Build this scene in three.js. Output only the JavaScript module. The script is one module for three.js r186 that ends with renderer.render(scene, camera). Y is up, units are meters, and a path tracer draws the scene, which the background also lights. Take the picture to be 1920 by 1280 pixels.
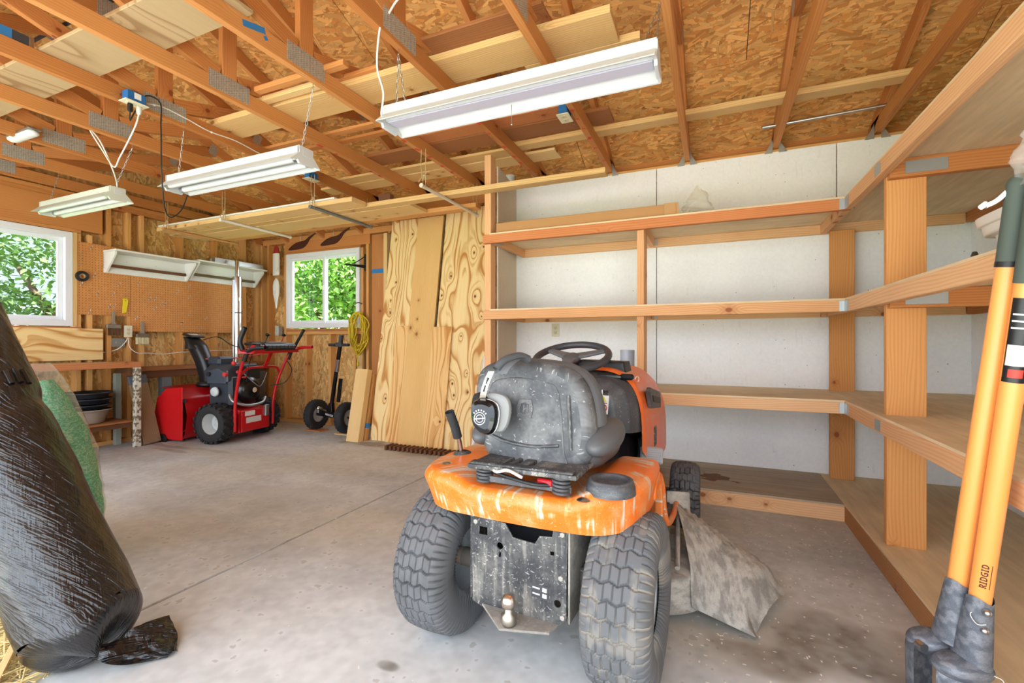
import * as THREE from 'three';
import { mergeGeometries, mergeVertices, toCreasedNormals } from 'three/addons/utils/BufferGeometryUtils.js';
import { FontLoader } from 'three/addons/loaders/FontLoader.js';
import { TextGeometry } from 'three/addons/geometries/TextGeometry.js';
import { MarchingCubes } from 'three/addons/objects/MarchingCubes.js';

// ---------------------------------------------------------------- camera, sky, sun, exposure
const scene = new THREE.Scene();
const camera = new THREE.PerspectiveCamera(72.98, 1920 / 1280, 0.05, 200);
camera.position.set(0, 1.04, 0);
camera.rotation.y = Math.atan(375 / 865);
scene.add(camera);

const renderer = new THREE.WebGLRenderer({ antialias: true });
renderer.toneMapping = THREE.LinearToneMapping;
renderer.toneMappingExposure = 1.56;
renderer.shadowMap.enabled = true;

// thin bright cloud all over: near white, a little brighter overhead
{
  const W = 64, H = 32, a = new Float32Array(W * H * 4);
  for (let j = 0; j < H; j++) for (let i = 0; i < W; i++) {
    const el = ((j + 0.5) / H - 0.5) * Math.PI, k = Math.max(0, Math.sin(el));
    const L = 3.6 * (0.85 + 0.35 * k), o = (j * W + i) * 4;
    a[o] = L * 0.9; a[o + 1] = L * 1.0; a[o + 2] = L * 1.13; a[o + 3] = 1;
  }
  const sky = new THREE.DataTexture(a, W, H, THREE.RGBAFormat, THREE.FloatType);
  sky.mapping = THREE.EquirectangularReflectionMapping; sky.magFilter = THREE.LinearFilter; sky.needsUpdate = true;
  scene.background = sky; scene.environment = sky;
}
const sun = new THREE.DirectionalLight(new THREE.Color(1, 0.97, 0.91), 18);
sun.position.set(6.5, 10, 1.35); sun.target.position.set(-1, 0, 0.2);
sun.castShadow = true; sun.shadow.mapSize.set(2048, 2048); sun.shadow.radius = 3;
Object.assign(sun.shadow.camera, { left: -14, right: 14, top: 14, bottom: -14, near: 0.5, far: 40 });
scene.add(sun, sun.target);

// ---------------------------------------------------------------- small tools
function rngOf(s) { let t = s >>> 0; return () => { t = (t + 0x6d2b79f5) >>> 0; let r = Math.imul(t ^ (t >>> 15), 1 | t); r = (r + Math.imul(r ^ (r >>> 7), 61 | r)) ^ r; return ((r ^ (r >>> 14)) >>> 0) / 4294967296; }; }
const rnd = rngOf(20240611);
const rr = (a, b) => a + (b - a) * rnd();
const R = Math.PI / 180;
const V3 = (x, y, z) => new THREE.Vector3(x, y, z);
const used = {};
function numbered(n) { const k = used[n] = (used[n] ?? -1) + 1; return k ? `${n}_${String(k).padStart(3, '0')}` : n; }
function tag(o, label, category, group) { o.userData.label = label; o.userData.category = category; if (group) o.userData.group = group; return o; }
function thing(name, label, category, pos = [0, 0, 0], turn = 0, group) {
  const o = new THREE.Group(); o.name = numbered(name); o.position.set(...pos); o.rotation.y = turn; scene.add(o);
  return tag(o, label, category, group);
}
function structure(name) { const o = new THREE.Group(); o.name = name; o.userData.kind = 'structure'; scene.add(o); return o; }
function mesh(name, geo, mat, parent) {
  const m = new THREE.Mesh(geo, mat); m.name = parent === scene ? numbered(name) : name; m.castShadow = m.receiveShadow = true; parent.add(m); return m;
}
function solo(name, geo, mat, label, category, group) { return tag(mesh(name, geo, mat, scene), label, category, group); }
function lab(m, label) { m.userData.label = label; return m; }
// uv in metres from the dominant normal, u along axis g (0 x, 1 y, 2 z)
function uvBox(geo, g = 0, off = true) {
  if (geo.index) geo = geo.toNonIndexed();
  const p = geo.attributes.position, uv = new Float32Array(p.count * 2), ou = off ? rnd() * 7 : 0, ov = off ? rnd() * 7 : 0;
  const A = V3(), B = V3(), C = V3(), n = V3();
  for (let i = 0; i < p.count; i += 3) {
    A.fromBufferAttribute(p, i); B.fromBufferAttribute(p, i + 1); C.fromBufferAttribute(p, i + 2);
    n.copy(B).sub(A).cross(C.sub(A)); const q = [Math.abs(n.x), Math.abs(n.y), Math.abs(n.z)];
    const k = q[0] >= q[1] && q[0] >= q[2] ? 0 : q[1] >= q[2] ? 1 : 2;
    const ax = [0, 1, 2].filter(v => v !== k); let [u, v] = ax; if (v === g) [u, v] = [v, u];
    for (let j = i; j < i + 3; j++) { uv[j * 2] = p.array[j * 3 + u] + ou; uv[j * 2 + 1] = p.array[j * 3 + v] + ov; }
  }
  geo.setAttribute('uv', new THREE.BufferAttribute(uv, 2)); return geo;
}
// chamfered box, uv in metres with u along the longest side (or axis g)
function box(w, h, d, c = 0.002, g) {
  c = Math.min(c, w / 3, h / 3, d / 3);
  const x = w / 2, y = h / 2, z = d / 2, P = [];
  const S = [x, y, z], tri = (a, b, e) => P.push(...a, ...b, ...e);
  const corner = (s, k) => { const v = [0, 1, 2].map(i => s[i] * (i === k ? S[i] : S[i] - c)); return v; };
  const face = (a, b, e, f, out) => { const A = V3(...a), n = V3(...b).sub(A).cross(V3(...e).sub(A)); if (n.dot(V3(...out)) > 0) { tri(a, b, e); tri(a, e, f); } else { tri(a, e, b); tri(a, f, e); } };
  for (let k = 0; k < 3; k++) { const i = (k + 1) % 3, j = (k + 2) % 3;
    for (const s of [-1, 1]) {
      const q = (a, b) => { const v = [0, 0, 0]; v[k] = s; v[i] = a; v[j] = b; return corner(v, k); }; const out = [0, 0, 0]; out[k] = s;
      face(q(-1, -1), q(1, -1), q(1, 1), q(-1, 1), out);
      for (const t of [-1, 1]) { // chamfer between face k (s) and face i (t)
        const e = (kk, b) => { const v = [0, 0, 0]; v[k] = s; v[i] = t; v[j] = b; return corner(v, kk); }; const o2 = [0, 0, 0]; o2[k] = s; o2[i] = t;
        face(e(k, -1), e(k, 1), e(i, 1), e(i, -1), o2);
      }
    } }
  for (const a of [-1, 1]) for (const b of [-1, 1]) for (const e of [-1, 1]) { const s = [a, b, e], p0 = corner(s, 0), p1 = corner(s, 1), p2 = corner(s, 2);
    if (a * b * e > 0) tri(p0, p1, p2); else tri(p0, p2, p1); }
  const G = new THREE.BufferGeometry(); G.setAttribute('position', new THREE.BufferAttribute(new Float32Array(P), 3)); G.computeVertexNormals();
  return uvBox(G, g ?? (w >= h && w >= d ? 0 : h >= d ? 1 : 2));
}
const M4 = new THREE.Matrix4();
function at(geo, x = 0, y = 0, z = 0, rx = 0, ry = 0, rz = 0, s = 1) {
  const g = geo.clone(); M4.compose(V3(x, y, z), new THREE.Quaternion().setFromEuler(new THREE.Euler(rx, ry, rz, 'YXZ')), typeof s === 'number' ? V3(s, s, s) : V3(...s)); g.applyMatrix4(M4); return g;
}
function merge(list) {
  list = list.flat().map(g => { g = g.index ? g.toNonIndexed() : g; const o = new THREE.BufferGeometry(); for (const k of ['position', 'normal', 'uv']) if (g.attributes[k]) o.setAttribute(k, g.attributes[k]); if (!o.attributes.normal) o.computeVertexNormals(); if (!o.attributes.uv) o.setAttribute('uv', new THREE.BufferAttribute(new Float32Array(o.attributes.position.count * 2), 2)); return o; });
  return mergeGeometries(list);
}
// a bar of section w x h from A to B (h is the side nearer to vertical)
function barGeo(A, B, w, h, c = 0.002, roll = 0) {
  const a = V3(...A), b = V3(...B), d = b.clone().sub(a), L = d.length(), g = box(L, h, w, c, 0);
  const X = d.normalize(); let Z = V3(0, 1, 0).cross(X).negate(); if (Z.length() < 1e-4) Z = V3(0, 0, 1); Z.normalize(); const Y = Z.clone().cross(X).normalize(); if (Y.y < 0) { Y.negate(); Z.negate(); }
  const m = new THREE.Matrix4().makeBasis(X, Y, Z); if (roll) m.multiply(new THREE.Matrix4().makeRotationX(roll));
  g.applyMatrix4(m.setPosition(a.add(b).multiplyScalar(0.5))); return g;
}
function bar(name, A, B, w, h, mat, parent, c, roll) { return mesh(name, barGeo(A, B, w, h, c, roll), mat, parent); }
// board by its min and max corners
function slab(name, a, b, mat, parent, c = 0.002, g) { const G = box(b[0] - a[0], b[1] - a[1], b[2] - a[2], c, g); G.translate((a[0] + b[0]) / 2, (a[1] + b[1]) / 2, (a[2] + b[2]) / 2); return mesh(name, G, mat, parent); }
function slabG(a, b, c = 0.002, g) { const G = box(b[0] - a[0], b[1] - a[1], b[2] - a[2], c, g); G.translate((a[0] + b[0]) / 2, (a[1] + b[1]) / 2, (a[2] + b[2]) / 2); return G; }
function tube(pts, r, seg = 24, rad = 8, closed = false) { return new THREE.TubeGeometry(new THREE.CatmullRomCurve3(pts.map(p => V3(...p)), closed, 'centripetal'), seg, r, rad, closed); }
function pipe(A, B, r, rad = 16) { const a = V3(...A), b = V3(...B), g = new THREE.CylinderGeometry(r, r, a.distanceTo(b), rad); g.applyQuaternion(new THREE.Quaternion().setFromUnitVectors(V3(0, 1, 0), b.clone().sub(a).normalize())); g.translate(...a.add(b).multiplyScalar(0.5).toArray()); return g; }
function cone(A, B, r1, r2, rad = 16) { const a = V3(...A), b = V3(...B), g = new THREE.CylinderGeometry(r2, r1, a.distanceTo(b), rad); g.applyQuaternion(new THREE.Quaternion().setFromUnitVectors(V3(0, 1, 0), b.clone().sub(a).normalize())); g.translate(...a.add(b).multiplyScalar(0.5).toArray()); return g; }
function lathe(prof, seg = 32) { return new THREE.LatheGeometry(prof.map(p => new THREE.Vector2(p[0], p[1])), seg); }
function ext(pts, depth, bev = 0.003, holes = [], curve = false) {
  const s = new THREE.Shape(); if (curve) s.setFromPoints(new THREE.CatmullRomCurve3(pts.map(p => V3(p[0], p[1], 0)), true, 'centripetal').getPoints(pts.length * 5).map(p => new THREE.Vector2(p.x, p.y))); else s.setFromPoints(pts.map(p => new THREE.Vector2(p[0], p[1])));
  for (const h of holes) { const q = new THREE.Path(); q.setFromPoints(h.map(p => new THREE.Vector2(p[0], p[1]))); s.holes.push(q); }
  const g = new THREE.ExtrudeGeometry(s, { depth: Math.max(1e-4, depth - 2 * bev), bevelEnabled: bev > 0, bevelThickness: bev, bevelSize: bev, bevelOffset: -bev, bevelSegments: 2, curveSegments: 10 });
  g.translate(0, 0, -depth / 2 + bev); return g;
}
const circ = (x, y, r, n = 14) => Array.from({ length: n }, (_, i) => [x + r * Math.cos(-i / n * 6.28318), y + r * Math.sin(-i / n * 6.28318)]);
// surface from rows of points: f(u,v) -> [x,y,z]
function grid(f, nu, nv, closeU = false) {
  const P = [], U = [], I = [];
  for (let j = 0; j <= nv; j++) for (let i = 0; i <= nu; i++) { P.push(...f(i / nu, j / nv)); U.push(i / nu, j / nv); }
  for (let j = 0; j < nv; j++) for (let i = 0; i < nu; i++) { const a = j * (nu + 1) + i, b = a + 1, c = a + nu + 1, d = c + 1; I.push(a, b, d, a, d, c); }
  const g = new THREE.BufferGeometry(); g.setAttribute('position', new THREE.BufferAttribute(new Float32Array(P), 3)); g.setAttribute('uv', new THREE.BufferAttribute(new Float32Array(U), 2)); g.setIndex(I);
  g.computeVertexNormals();
  if (closeU) { const n = g.attributes.normal; for (let j = 0; j <= nv; j++) { const a = j * (nu + 1), b = a + nu, v = V3().fromBufferAttribute(n, a).add(V3().fromBufferAttribute(n, b)).normalize(); n.setXYZ(a, v.x, v.y, v.z); n.setXYZ(b, v.x, v.y, v.z); } }
  return g;
}

// ---------------------------------------------------------------- noise and textures
function makeNoise(seed) {
  const q = rngOf(seed), T = new Float32Array(65536); for (let i = 0; i < 65536; i++) T[i] = q();
  // value noise repeating every px, py cells
  const n2 = (x, y, px, py) => { const xi = Math.floor(x), yi = Math.floor(y), fx = x - xi, fy = y - yi, u = fx * fx * (3 - 2 * fx), v = fy * fy * (3 - 2 * fy);
    const x0 = ((xi % px) + px) % px, x1 = (x0 + 1) % px, y0 = ((yi % py) + py) % py, y1 = (y0 + 1) % py, h = (a, b) => T[(a * 131 + b * 7919) & 65535];
    return (h(x0, y0) * (1 - u) + h(x1, y0) * u) * (1 - v) + (h(x0, y1) * (1 - u) + h(x1, y1) * u) * v; };
  const fbm = (u, v, fx, fy, oct) => { let s = 0, a = 0.5, w = 0; for (let o = 0; o < oct; o++) { s += a * n2(u * fx + o * 17, v * fy + o * 31, fx, fy); w += a; a *= 0.5; fx *= 2; fy *= 2; } return s / w; };
  return { n2, fbm, q };
}
const clamp = (x, a = 0, b = 1) => Math.min(b, Math.max(a, x)), lerp = (a, b, t) => a + (b - a) * t, sm = (a, b, x) => { const t = clamp((x - a) / (b - a)); return t * t * (3 - 2 * t); };
const mix3 = (a, b, t) => [lerp(a[0], b[0], t), lerp(a[1], b[1], t), lerp(a[2], b[2], t)];
function tex(W, H, f, srgb = true, mw = 1, mh = 1) { // f(u, v) -> [r,g,b] 0..255; covers mw x mh metres
  const d = new Uint8Array(W * H * 4);
  for (let j = 0; j < H; j++) for (let i = 0; i < W; i++) { const c = f((i + 0.5) / W, (j + 0.5) / H, i, j), o = (j * W + i) * 4; d[o] = clamp(c[0], 0, 255); d[o + 1] = clamp(c[1], 0, 255); d[o + 2] = clamp(c[2], 0, 255); d[o + 3] = 255; }
  const t = new THREE.DataTexture(d, W, H); t.wrapS = t.wrapT = THREE.RepeatWrapping; t.magFilter = THREE.LinearFilter; t.minFilter = THREE.LinearMipmapLinearFilter; t.generateMipmaps = true;
  if (srgb) t.colorSpace = THREE.SRGBColorSpace; t.repeat.set(1 / mw, 1 / mh); t.needsUpdate = true; return t;
}
const std = (color, rough = 0.7, o = {}) => new THREE.MeshStandardMaterial({ color, roughness: rough, ...o });
const metal = (color, rough = 0.4, o = {}) => std(color, rough, { metalness: 1, ...o });

// sawn softwood: fine lengthwise grain, a few knots; near-neutral so that a colour tints it
function lumberTex(seed, knots, contrast) {
  const N = makeNoise(seed), K = Array.from({ length: knots }, () => [N.q(), N.q(), 0.012 + 0.014 * N.q()]);
  return tex(1024, 256, (u, v) => {
    let f = v * 22 + 5 * N.fbm(u, v, 3, 2, 3), k = 0;
    for (const [kx, ky, kr] of K) { let dx = u - kx; dx -= Math.round(dx); let dy = v - ky; dy -= Math.round(dy); dx *= 2.4; dy *= 0.3; const r = Math.hypot(dx * 0.75, dy) / kr; f += 2.6 * Math.exp(-r * r * 0.35) * Math.sign(dy || 1); k = Math.max(k, 1 - sm(0.45, 0.8, r)); k = Math.max(k, 0.35 * Math.exp(-r * r * 0.5)); }
    const ring = Math.pow(0.5 + 0.5 * Math.sin(f * 6.283), 2.2), fine = N.fbm(u, v, 24, 200, 2), blot = N.fbm(u, v, 5, 3, 3);
    const t = contrast * (0.5 * ring + 0.35 * (fine - 0.5) + 0.5 * (blot - 0.5));
    let c = mix3([255, 244, 226], [226, 194, 154], clamp(0.25 + t)); c = mix3(c, [156, 104, 66], k * 0.85);
    return c;
  }, true, 2.4, 0.3);
}
const T_lum = lumberTex(11, 4, 0.75), T_lum2 = lumberTex(27, 3, 1.0);
// rotary-cut plywood face: cathedral figure flowing round knots
function plyTex(seed, knots, light, dark, freq = 7) {
  const N = makeNoise(seed), K = Array.from({ length: knots }, () => [N.q(), N.q(), 0.013 + 0.014 * N.q()]);
  return tex(512, 1024, (u, v) => {
    let f = u * freq * 0.5 + 3.2 * N.fbm(u, v, 4, 2, 3), k = 0, halo = 0;
    for (const [kx, ky, kr] of K) { let dx = u - kx; dx -= Math.round(dx); let dy = v - ky; dy -= Math.round(dy); dx *= 1.22; dy *= 2.44; const r = Math.hypot(dx, dy * 0.55) / kr; f += 1.1 * Math.exp(-r * 0.55); const rk = Math.hypot(dx, dy * 0.8) / kr; k = Math.max(k, 1 - sm(0.3, 0.5, rk)); halo = Math.max(halo, Math.exp(-rk * rk * 0.8)); }
    const s = f * 2 - Math.floor(f * 2), pa = sm(0.5, 0.66, N.fbm(u + 0.3 * Math.sin(f * 3), v, 7, 4, 3)), ring = 0.75 * Math.exp(-Math.pow((s - 0.5) / 0.07, 2)) + 0.55 * sm(0.15, 0.5, s) * (1 - sm(0.5, 0.58, s)) + 0.7 * pa * sm(0.3, 0.4, s), fine = N.fbm(u, v, 160, 10, 2);
    let c = mix3(light, dark, clamp(0.9 * ring * (0.55 + 0.6 * N.fbm(u, v, 5, 3, 2)) + 0.25 * (fine - 0.5) + 0.25 * halo)); c = mix3(c, [96, 52, 26], k * 0.92); return c;
  }, true, 1.22, 2.44);
}
const T_ply = plyTex(5, 30, [242, 214, 154], [196, 134, 66], 10), T_ply2 = plyTex(8, 4, [238, 202, 140], [200, 142, 74], 26), T_plyGrey = plyTex(9, 3, [214, 196, 160], [176, 150, 112], 6);
// oriented strand board
function osbTex(seed, pal, n) {
  const S = 1024, q = rngOf(seed), d = new Float32Array(S * S * 3);
  for (let i = 0; i < S * S; i++) { d[i * 3] = pal[0][0]; d[i * 3 + 1] = pal[0][1]; d[i * 3 + 2] = pal[0][2]; }
  for (let k = 0; k < n; k++) {
    const cx = q() * S, cy = q() * S, a = (q() - 0.5) * (q() < 0.82 ? 1.1 : 3.1), L = 34 + 84 * q(), w = 8 + 20 * q(), ca = Math.cos(a), sa = Math.sin(a), c = pal[1 + Math.floor(q() * (pal.length - 1))], b = 0.9 + 0.18 * q(), sk = (q() - 0.5) * 0.8, dark = q() < 0.012, m = Math.ceil(L / 2 + w);
    for (let y = -m; y <= m; y++) for (let x = -m; x <= m; x++) { const lx = x * ca + y * sa, ly = -x * sa + y * ca; if (Math.abs(ly) > w / 2 || Math.abs(lx + ly * sk) > L / 2) continue;
      const e = (ly > w / 2 - 1.3 || lx > L / 2 - 1.6) ? 0.86 : 1, t = b * e * (0.97 + 0.06 * Math.sin(ly * 2.1 + k)) * (dark ? 0.8 : 1), o = (((Math.floor(cy + y) % S + S) % S) * S + (Math.floor(cx + x) % S + S) % S) * 3;
      d[o] = c[0] * t; d[o + 1] = c[1] * t; d[o + 2] = c[2] * t; }
  }
  return tex(S, S, (u, v, i, j) => { const o = (j * S + i) * 3; return [d[o], d[o + 1], d[o + 2]]; }, true, 1.22, 1.22);
}
const T_osb = osbTex(3, [[214, 164, 100], [226, 180, 112], [216, 162, 92], [234, 194, 128], [206, 150, 84], [230, 186, 118]], 7000);
const T_drywall = (() => { const N = makeNoise(31); const sp = Array.from({ length: 34 }, () => [N.q(), N.q(), 0.001 + 0.0016 * N.q()]); return tex(1024, 1024, (u, v) => { const b = 245 + 8 * (N.fbm(u, v, 5, 5, 3) - 0.5) + 7 * (N.fbm(u, v, 90, 90, 2) - 0.5); let k = 0; for (const s of sp) if (Math.hypot(u - s[0], v - s[1]) < s[2]) k = 1; const sc = N.fbm(u, v, 60, 9, 2) > 0.84 ? 5 : 0; return k ? [120, 116, 108] : [b - sc, b - 1 - sc, b - 3 - sc]; }, true, 1.22, 1.22); })();
const T_peg = (() => { const N = makeNoise(37); return tex(512, 512, (u, v) => { const n = N.fbm(u, v, 40, 40, 2), b = N.fbm(u, v, 3, 3, 3); let c = [206 + 18 * (n - 0.5) + 16 * (b - 0.5), 140 + 16 * (n - 0.5) + 14 * (b - 0.5), 76 + 10 * (n - 0.5) + 10 * (b - 0.5)]; const fx = (u * 24) % 1 - 0.5, fy = (v * 24) % 1 - 0.5; if (Math.hypot(fx, fy) < 0.13) c = [96, 58, 28]; return c; }, true, 0.6096, 0.6096); })();
// dust and dried mud over a base colour
function dirtTex(seed, base, dust, amount, streak = 0, specks = 420) {
  const N = makeNoise(seed), S = 512, sp = Array.from({ length: specks }, () => [N.q(), N.q(), 0.001 + 0.0032 * N.q() * N.q(), N.q() * 3.14, 1 + 4 * N.q()]);
  const L = new Float32Array(S * S);
  for (const [x, y, r, a, e] of sp) { const m = Math.ceil(r * e * S) + 1; for (let j = -m; j <= m; j++) for (let i = -m; i <= m; i++) { const c = Math.cos(a), s = Math.sin(a), lx = (i * c + j * s) / (r * e * S), ly = (-i * s + j * c) / (r * S); if (lx * lx + ly * ly < 1) L[((Math.floor(y * S) + j + S) % S) * S + (Math.floor(x * S) + i + S) % S] = 1; } }
  return tex(S, S, (u, v, i, j) => { const g = N.fbm(u, v, 6, 6, 4), f = N.fbm(u, v, 60, 60, 2), st = streak ? N.fbm(u, v, 40, 3, 3) : 0.5; const t = clamp(amount * (sm(0.35, 0.75, g) * 0.75 + 0.5 * (f - 0.4)) + streak * sm(0.52, 0.7, st) * sm(0.3, 0.6, g)); let c = mix3(base, dust, t); if (L[j * S + i]) c = mix3(c, [200, 196, 188], 0.6); return c; }, true, 0.5, 0.5);
}
// ---------------------------------------------------------------- materials
const lum = (c, t = T_lum, r = 0.75) => std(c, r, { map: t });
const T_shelf = (() => { const N = makeNoise(44); return tex(512, 512, (u, v) => { const n = N.fbm(u, v, 6, 70, 3), b = N.fbm(u, v, 5, 5, 4); const k = 26 * (n - 0.5) + 34 * (b - 0.5); return [226 + k, 202 + k, 162 + k]; }, true, 1.2, 1.2); })();
const M = {
  truss: [lum('#d0965c'), lum('#c68b52', T_lum2), lum('#d79f66')],
  stud: [lum('#e0b274'), lum('#d6a566', T_lum2), lum('#e6bc80')],
  pale: [lum('#eec6a0'), lum('#e8bd94', T_lum2), lum('#f2d0ae')],
  post: [lum('#e6b074'), lum('#dca468')],
  yellow: [lum('#ecd6a6'), lum('#e4cc9a', T_lum2)],
  red: [lum('#c4865a', T_lum2)], old: [lum('#a07048', T_lum2)], dark: [lum('#6e4a32', T_lum2)],
  osb: std('#ffffff', 0.8, { map: T_osb }), osbRoof: std('#ffeeda', 0.8, { map: T_osb }),
  ply: std('#ffffff', 0.7, { map: T_ply }), ply2: std('#fff6ea', 0.7, { map: T_ply2 }), plyGrey: std('#d9ccba', 0.8, { map: T_plyGrey }),
  shelf: std('#ffffff', 0.8, { map: T_shelf }), dryw: std('#ffffff', 0.85, { map: T_drywall }), peg: std('#ffffff', 0.75, { map: T_peg }),
  white: std('#e9eaea', 0.45), vinyl: std('#e8eaee', 0.4), galv: metal('#b4babc', 0.45), steel: metal('#c4c6c8', 0.3), chrome: metal('#dddddd', 0.12), black: std('#17181a', 0.5), blackGloss: std('#121315', 0.25), rubber: std('#2b2c2e', 0.85),
  almond: std('#ddd6b8', 0.5), blueBox: std('#1f69ad', 0.5), card: std('#b98a58', 0.85), rope: std('#b9a276', 0.9), cordW: std('#e6e4de', 0.5), cordB: std('#1b1c1d', 0.5), pvc: std('#dcdcd6', 0.4), tapeBlue: std('#2f79b8', 0.7),
};
const pick = a => a[Math.floor(rnd() * a.length)];
const glass = new THREE.MeshPhysicalMaterial({ color: '#ffffff', transmission: 1, thickness: 0, roughness: 0, ior: 1.45 });
const BW = -3.9, WW = -4.35, LW = -5.58, RW = 1.53, FW = 0.25; // wall planes

// ---------------------------------------------------------------- floor
{
  const N = makeNoise(71), sx = 7.4, sz = 4.8;
  const stains = [[0.34, -1.86, 0.3, 0.2, 0.62, [96, 86, 74]], [0.2, -1.72, 0.14, 0.1, 0.4, [110, 100, 88]], [-5.0, -2.85, 0.36, 0.05, 0.5, [120, 114, 106]], [-4.75, -2.75, 0.25, 0.035, 0.5, [120, 114, 106]], [-4.3, -2.9, 0.3, 0.04, 0.4, [128, 122, 112]], [-3.2, -3.72, 0.28, 0.12, 0.6, [112, 100, 84]], [-2.4, -3.55, 0.35, 0.1, 0.4, [130, 118, 100]], [-0.95, -1.2, 0.035, 0.02, 0.6, [84, 78, 68]], [-3.4, -1.9, 0.5, 0.14, 0.25, [140, 132, 122]], [-2.6, -2.3, 0.5, 0.2, 0.2, [150, 142, 128]], [-1.2, -2.3, 0.5, 0.4, 0.22, [170, 152, 110]], [0.3, -2.3, 0.25, 0.3, 0.15, [236, 236, 236]]];
  const fl = Array.from({ length: 620 }, () => { const a = N.q() < 0.62; return a ? [lerp(-0.1, 0.75, N.q()), lerp(-3.1, -1.5, N.q()), 0.002 + 0.0022 * N.q(), N.q() * 3] : [lerp(-4, 0.7, N.q()), lerp(-3.4, -0.4, N.q()), 0.0018 + 0.002 * N.q(), N.q() * 3]; });
  const W = 2048, H = 1330, spec = new Float32Array(W * H);
  const iu = x => Math.floor((((x / sx) % 1) + 1) % 1 * W), iv = z => Math.floor((((z / sz) % 1) + 1) % 1 * H);
  for (const [x, z, r, a] of fl) for (let j = -3; j <= 3; j++) for (let i = -3; i <= 3; i++) { const lx = (i * Math.cos(a) + j * Math.sin(a)) / (r * 1.5 * W / sx), ly = (-i * Math.sin(a) + j * Math.cos(a)) / (r * 0.7 * W / sx); if (lx * lx + ly * ly < 1) spec[((iv(z) + j + H) % H) * W + (iu(x) + i + W) % W] = 1; }
  const T_floor = tex(W, H, (u, v, i, j) => {
    const x = u > 0.225 ? (u - 1) * sx : u * sx, z = v > 0.1 ? (v - 1) * sz : v * sz;
    const a = N.fbm(u, v, 5, 4, 4), b = N.fbm(u, v, 26, 18, 3), e = N.fbm(u, v, 220, 140, 2), sw = N.fbm(u, v, 9, 30, 3);
    const g = 190 + 46 * (a - 0.5) + 26 * (b - 0.5) + 26 * (e - 0.5) + 22 * (sw - 0.5); let c = [g - 3, g - 2, g - 4]; c = mix3(c, [190, 172, 134], 0.3 * sm(0.52, 0.75, N.fbm(u, v, 4, 5, 3)));
    for (const [cx, cz, rx, rz, k, col] of stains) { const q = Math.hypot((x - cx) / rx, (z - cz) / rz) + 0.9 * (N.fbm(u, v, 40, 28, 3) - 0.5) * 1.6; if (q < 1.3) c = mix3(c, col, k * (1 - sm(0.45, 1.1, q)) * (0.35 + 0.9 * e)); }
    if (e > 0.83) c = mix3(c, [120, 112, 100], 0.3); if (spec[j * W + i]) c = [246, 244, 238]; return c;
  }, true, sx, sz);
  const mat = std('#ffffff', 0.72, { map: T_floor }), fl0 = structure('floor'), y0 = -0.12;
  const sl = (x0, x1) => { const g = uvBox(slabG([x0, y0, -4.55], [x1, 0, FW + 0.1], 0.004, 0), 0, false); mesh('concrete_slab', g, mat, fl0); };
  sl(-5.72, -2.035); sl(-2.025, 1.66);
}
// ---------------------------------------------------------------- outside ground
{
  const N = makeNoise(77), Tg = tex(256, 256, (u, v) => { const n = N.fbm(u, v, 12, 12, 4); return [88 + 60 * (n - 0.5), 122 + 70 * (n - 0.5), 52 + 40 * (n - 0.5)]; }, true, 2, 2), Td = tex(256, 256, (u, v) => { const n = N.fbm(u, v, 10, 10, 4); return [206 + 30 * (n - 0.5), 204 + 30 * (n - 0.5), 198 + 30 * (n - 0.5)]; }, true, 3, 3);
  const dr = structure('driveway'); mesh('concrete_slab', slabG([-6, -0.2, FW + 0.11], [4, -0.02, 9], 0.01, 0), std('#ffffff', 0.85, { map: Td }), dr);
  const lw = structure('lawn'), gm = std('#ffffff', 0.95, { map: Tg });
  mesh('grass_ground', slabG([-40, -0.4, -40], [30, -0.21, 40], 0.01, 0), gm, lw);
}
// ---------------------------------------------------------------- white back wall
{
  const w = structure('wall_back'), top = 2.46;
  for (const [a, b] of [[-1.66, -0.414], [-0.41, 0.806], [0.81, 1.6]]) slab('drywall_panel', [a, 0, BW - 0.013], [b - 0.0015, top - 0.02, BW], M.dryw, w, 0.0015, 0);
  slab('top_plate', [-1.66, top - 0.035, BW - 0.1], [1.6, top, BW - 0.005], pick(M.stud), w);
  mesh('sheathing', slabG([-1.66, 0, BW - 0.12], [1.64, top - 0.02, BW - 0.105], 0.001, 1), M.osb, w);
  const r = structure('wall_right');
  for (const [a, b] of [[-3.9, -2.68], [-2.68, -1.46], [-1.46, FW]]) slab('drywall_panel', [RW, 0, a + 0.001], [RW + 0.013, top, b - 0.001], M.dryw, r, 0.0015, 2);
  mesh('sheathing', slabG([RW + 0.09, 0, BW - 0.12], [RW + 0.105, top, FW + 0.1], 0.001, 1), M.osb, r);
  mesh('gable_sheathing', (() => { const g = ext([[-0.5, 2.46], [-0.5, 2.5], [1.83, 3.41], [4.4, 2.41], [4.4, 2.3], [3.96, 2.3], [3.96, 2.46]], 0.012, 0.001); g.rotateY(Math.PI / 2); g.translate(RW + 0.097, 0, 0); return uvBox(g, 1); })(), M.osb, r);
  const p = structure('wall_partition'); // short return beside the shelves
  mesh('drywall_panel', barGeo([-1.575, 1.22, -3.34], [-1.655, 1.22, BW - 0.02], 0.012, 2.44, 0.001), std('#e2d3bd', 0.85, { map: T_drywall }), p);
  mesh('sheathing', slabG([-1.72, 0, WW - 0.1], [-1.7, 2.4, -3.42], 0.001, 1), M.osb, p);
}
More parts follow.
